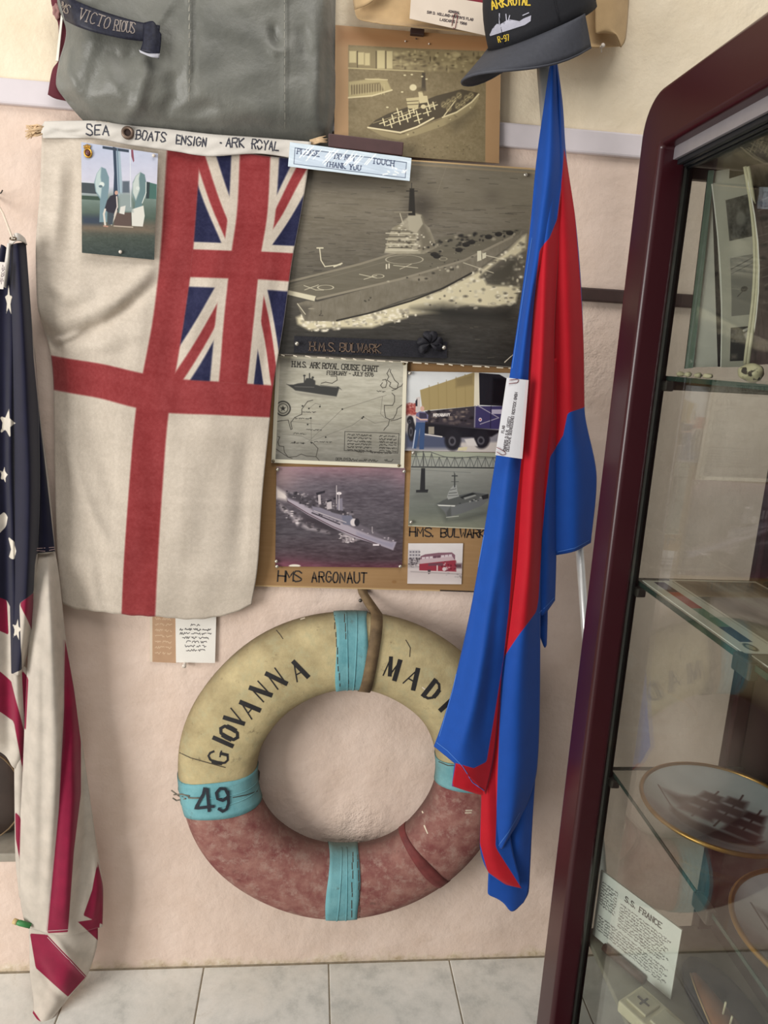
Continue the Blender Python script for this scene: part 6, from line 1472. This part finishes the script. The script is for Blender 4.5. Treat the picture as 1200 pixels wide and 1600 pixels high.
sh.append(strip([[(54, 850, -.038), (70, 850, -.040), (84, 850, -.030)], [(52, 905, -.066), (74, 905, -.085), (92, 900, -.050)], [(45, 1000, -.075), (78, 1000, -.108), (103, 1000, -.055)], [(40, 1100, -.078), (80, 1100, -.115), (121, 1110, -.056)], [(36, 1200, -.080), (84, 1200, -.120), (134, 1200, -.058)], [(31, 1320, -.084), (88, 1320, -.124), (151, 1320, -.062)], [(32, 1400, -.088), (90, 1410, -.126), (161, 1396, -.066)], [(40, 1448, -.092), (96, 1462, -.124), (160, 1448, -.070)]], 46, 150, None,
                [([(98, 1010), (102, 1150), (90, 1300), (78, 1440)], 7, .010), ([(60, 1000), (52, 1200), (50, 1440)], 9, -.006), ([(128, 1180), (132, 1300), (120, 1440)], 9, .012), ([(112, 1080), (116, 1240), (100, 1440)], 8, -.010), ([(66, 950), (70, 1150), (64, 1400)], 7, .006), ([(148, 1330), (152, 1390), (146, 1440)], 6, -.008)]))
sh.append(strip([[(44, 1410, -.080), (96, 1410, -.105), (152, 1410, -.070)], [(46, 1465, -.086), (98, 1465, -.112), (153, 1462, -.074)], [(47, 1520, -.092), (100, 1510, -.118), (136, 1524, -.084)], [(53, 1570, -.110), (86, 1560, -.128), (110, 1556, -.110)], [(46, 1600, -.135), (62, 1604, -.145), (76, 1598, -.140)]], 30, 60, None, [([(80, 1460), (110, 1500), (136, 1524)], 7, -.008), ([(60, 1500), (80, 1540), (100, 1560)], 8, .008)]))
sh.append(strip([[(20, 1040, -.066), (34, 1040, -.074), (50, 1050, -.062)], [(22, 1130, -.066), (32, 1130, -.074), (46, 1140, -.062)], [(23, 1250, -.064), (30, 1250, -.070), (44, 1250, -.060)], [(24, 1330, -.064), (32, 1340, -.070), (44, 1345, -.060)], [(30, 1400, -.066), (36, 1410, -.070), (44, 1410, -.062)]], 12, 60))
us_o = grid_mesh('bunting', sh, M_us, us, .0014, (('red', lambda X, Y: polys_sd(X, Y, REDS)), ('navy', lambda X, Y: polys_sd(X, Y, NAVY)), ('star', lambda X, Y: polys_sd(X, Y, STARS))))
hu = Hit(us_o)
stroke_mesh('hem_stitching', [[(56, 860), (70, 861), (85, 858)], [(57, 857), (84, 855)], [(99, 1000), (99, 1105), (91, 1262), (73, 1454)], [(76, 1454), (106, 1452)], [(75, 1464), (133, 1526)]], 1.0, hu, plain('pale_stitch', (176, 150, 150), .9), us, .0012, 6)['kind'] = 'stuff'
Xh2, Yh2, Dh2 = strip([[(15, 376, -.066), (26, 364, -.090), (38, 372, -.060), (41, 380, -.054)], [(14, 386, -.070), (27, 376, -.094), (39, 380, -.064), (42, 383, -.055)], [(8, 440, -.070), (14, 400, -.080), (22, 386, -.07), (30, 384, -.066)]][:2] , 16, 8)
Xh3, Yh3, Dh3 = strip([[(12, 380, -.078), (14, 380, -.084), (17, 382, -.078)], [(8, 410, -.078), (11, 412, -.084), (14, 414, -.078)], [(2, 446, -.07), (5, 448, -.076), (9, 450, -.07)]], 6, 16)
grid_mesh('canvas_hoist', [(Xh2, Yh2, Dh2), (Xh3, Yh3, Dh3)], M_canvas, us, .002)
cg = Vector(at(20.5, 373, -.098)); bm = bmesh.new(); tube_bm(bm, [(cg.x + .0052 * math.cos(a), cg.y + .002 * math.sin(a), cg.z + .0026 * math.sin(a)) for a in np.linspace(0, 2 * math.pi, 17)], .0014, 6, False); from_bm('grommet', bm, plain('dull_brass_b', (96, 80, 62), .4, .6), us, True)
tube('hanging_cord', [at(20, 374, -.099), at(13, 355, -.08), at(5, 334, -.05), at(-4, 318, -.02), at(-10, 306, -.004)], .0019, plain('white_cord', (214, 200, 182), .9), us, 8)
o = tag(tube('wall_hook', [at(-8, 300, .0), at(-4, 304, -.018), at(2, 301, -.020), at(4, 297, -.019)], .0012, M_clip, None, 8), 'small dark wire hook in the wall above the striped flag', 'hook')
# tag of green tape at the low corner of the long fold
tube('green_toggle', [at(23, 1440, -.100), at(31, 1442, -.104), at(48, 1447, -.104)], [.0042, .0062, .0055], plain('green_tape', (54, 122, 66), .5), us, 12)
tube('toggle_end', [at(21.5, 1439, -.100), at(27, 1441, -.1025)], .0060, plain('tan_wood', (190, 166, 116), .7), us, 12)
p = Print('small_tag_print', [(-14, 408), (9, 410), (5, 452), (-16, 450)], 5, (216, 208, 200)); p.lines(scribble(2, 444, -83, 30, 2), .8, (110, 96, 96)); p.lines(scribble(5, 440, -83, 24, 2), .8, (110, 96, 96))
photo('flag_tag', 'small white printed tag beside the top of the striped flag', p, [(-14, 408), (9, 410), (5, 452), (-16, 450)], -.102, (), .6, .0008, None, 0, .004, None, 'card')

# dark leather case in the recess
e = thing('leather_case', 'dark brown leather case lying in the wall recess behind the striped flag', 'case', (-.74, .08, nz0 + .022))
bm = bmesh.new(); bmesh.ops.create_uvsphere(bm, u_segments=28, v_segments=18, radius=1)
for v in bm.verts:
    k = (abs(v.co.x) ** 4 + abs(v.co.y) ** 4 + abs(v.co.z) ** 4) ** -.25; v.co = Vector((v.co.x * k * .115, v.co.y * k * .05, v.co.z * k * .125))
bmesh.ops.transform(bm, matrix=Matrix.Translation((-.752, .085, nz0 + .150)), verts=bm.verts[:])
from_bm('case_body', bm, plain('brown_leather', (52, 40, 34), .55, var=.3, scale=14, bump=.3), e, True)
tube('case_seam', [(-.752 + .116 * math.cos(a), .034, nz0 + .150 + .126 * math.sin(a)) for a in np.linspace(0, 2 * math.pi, 33)], .002, M_leather, e, 6)
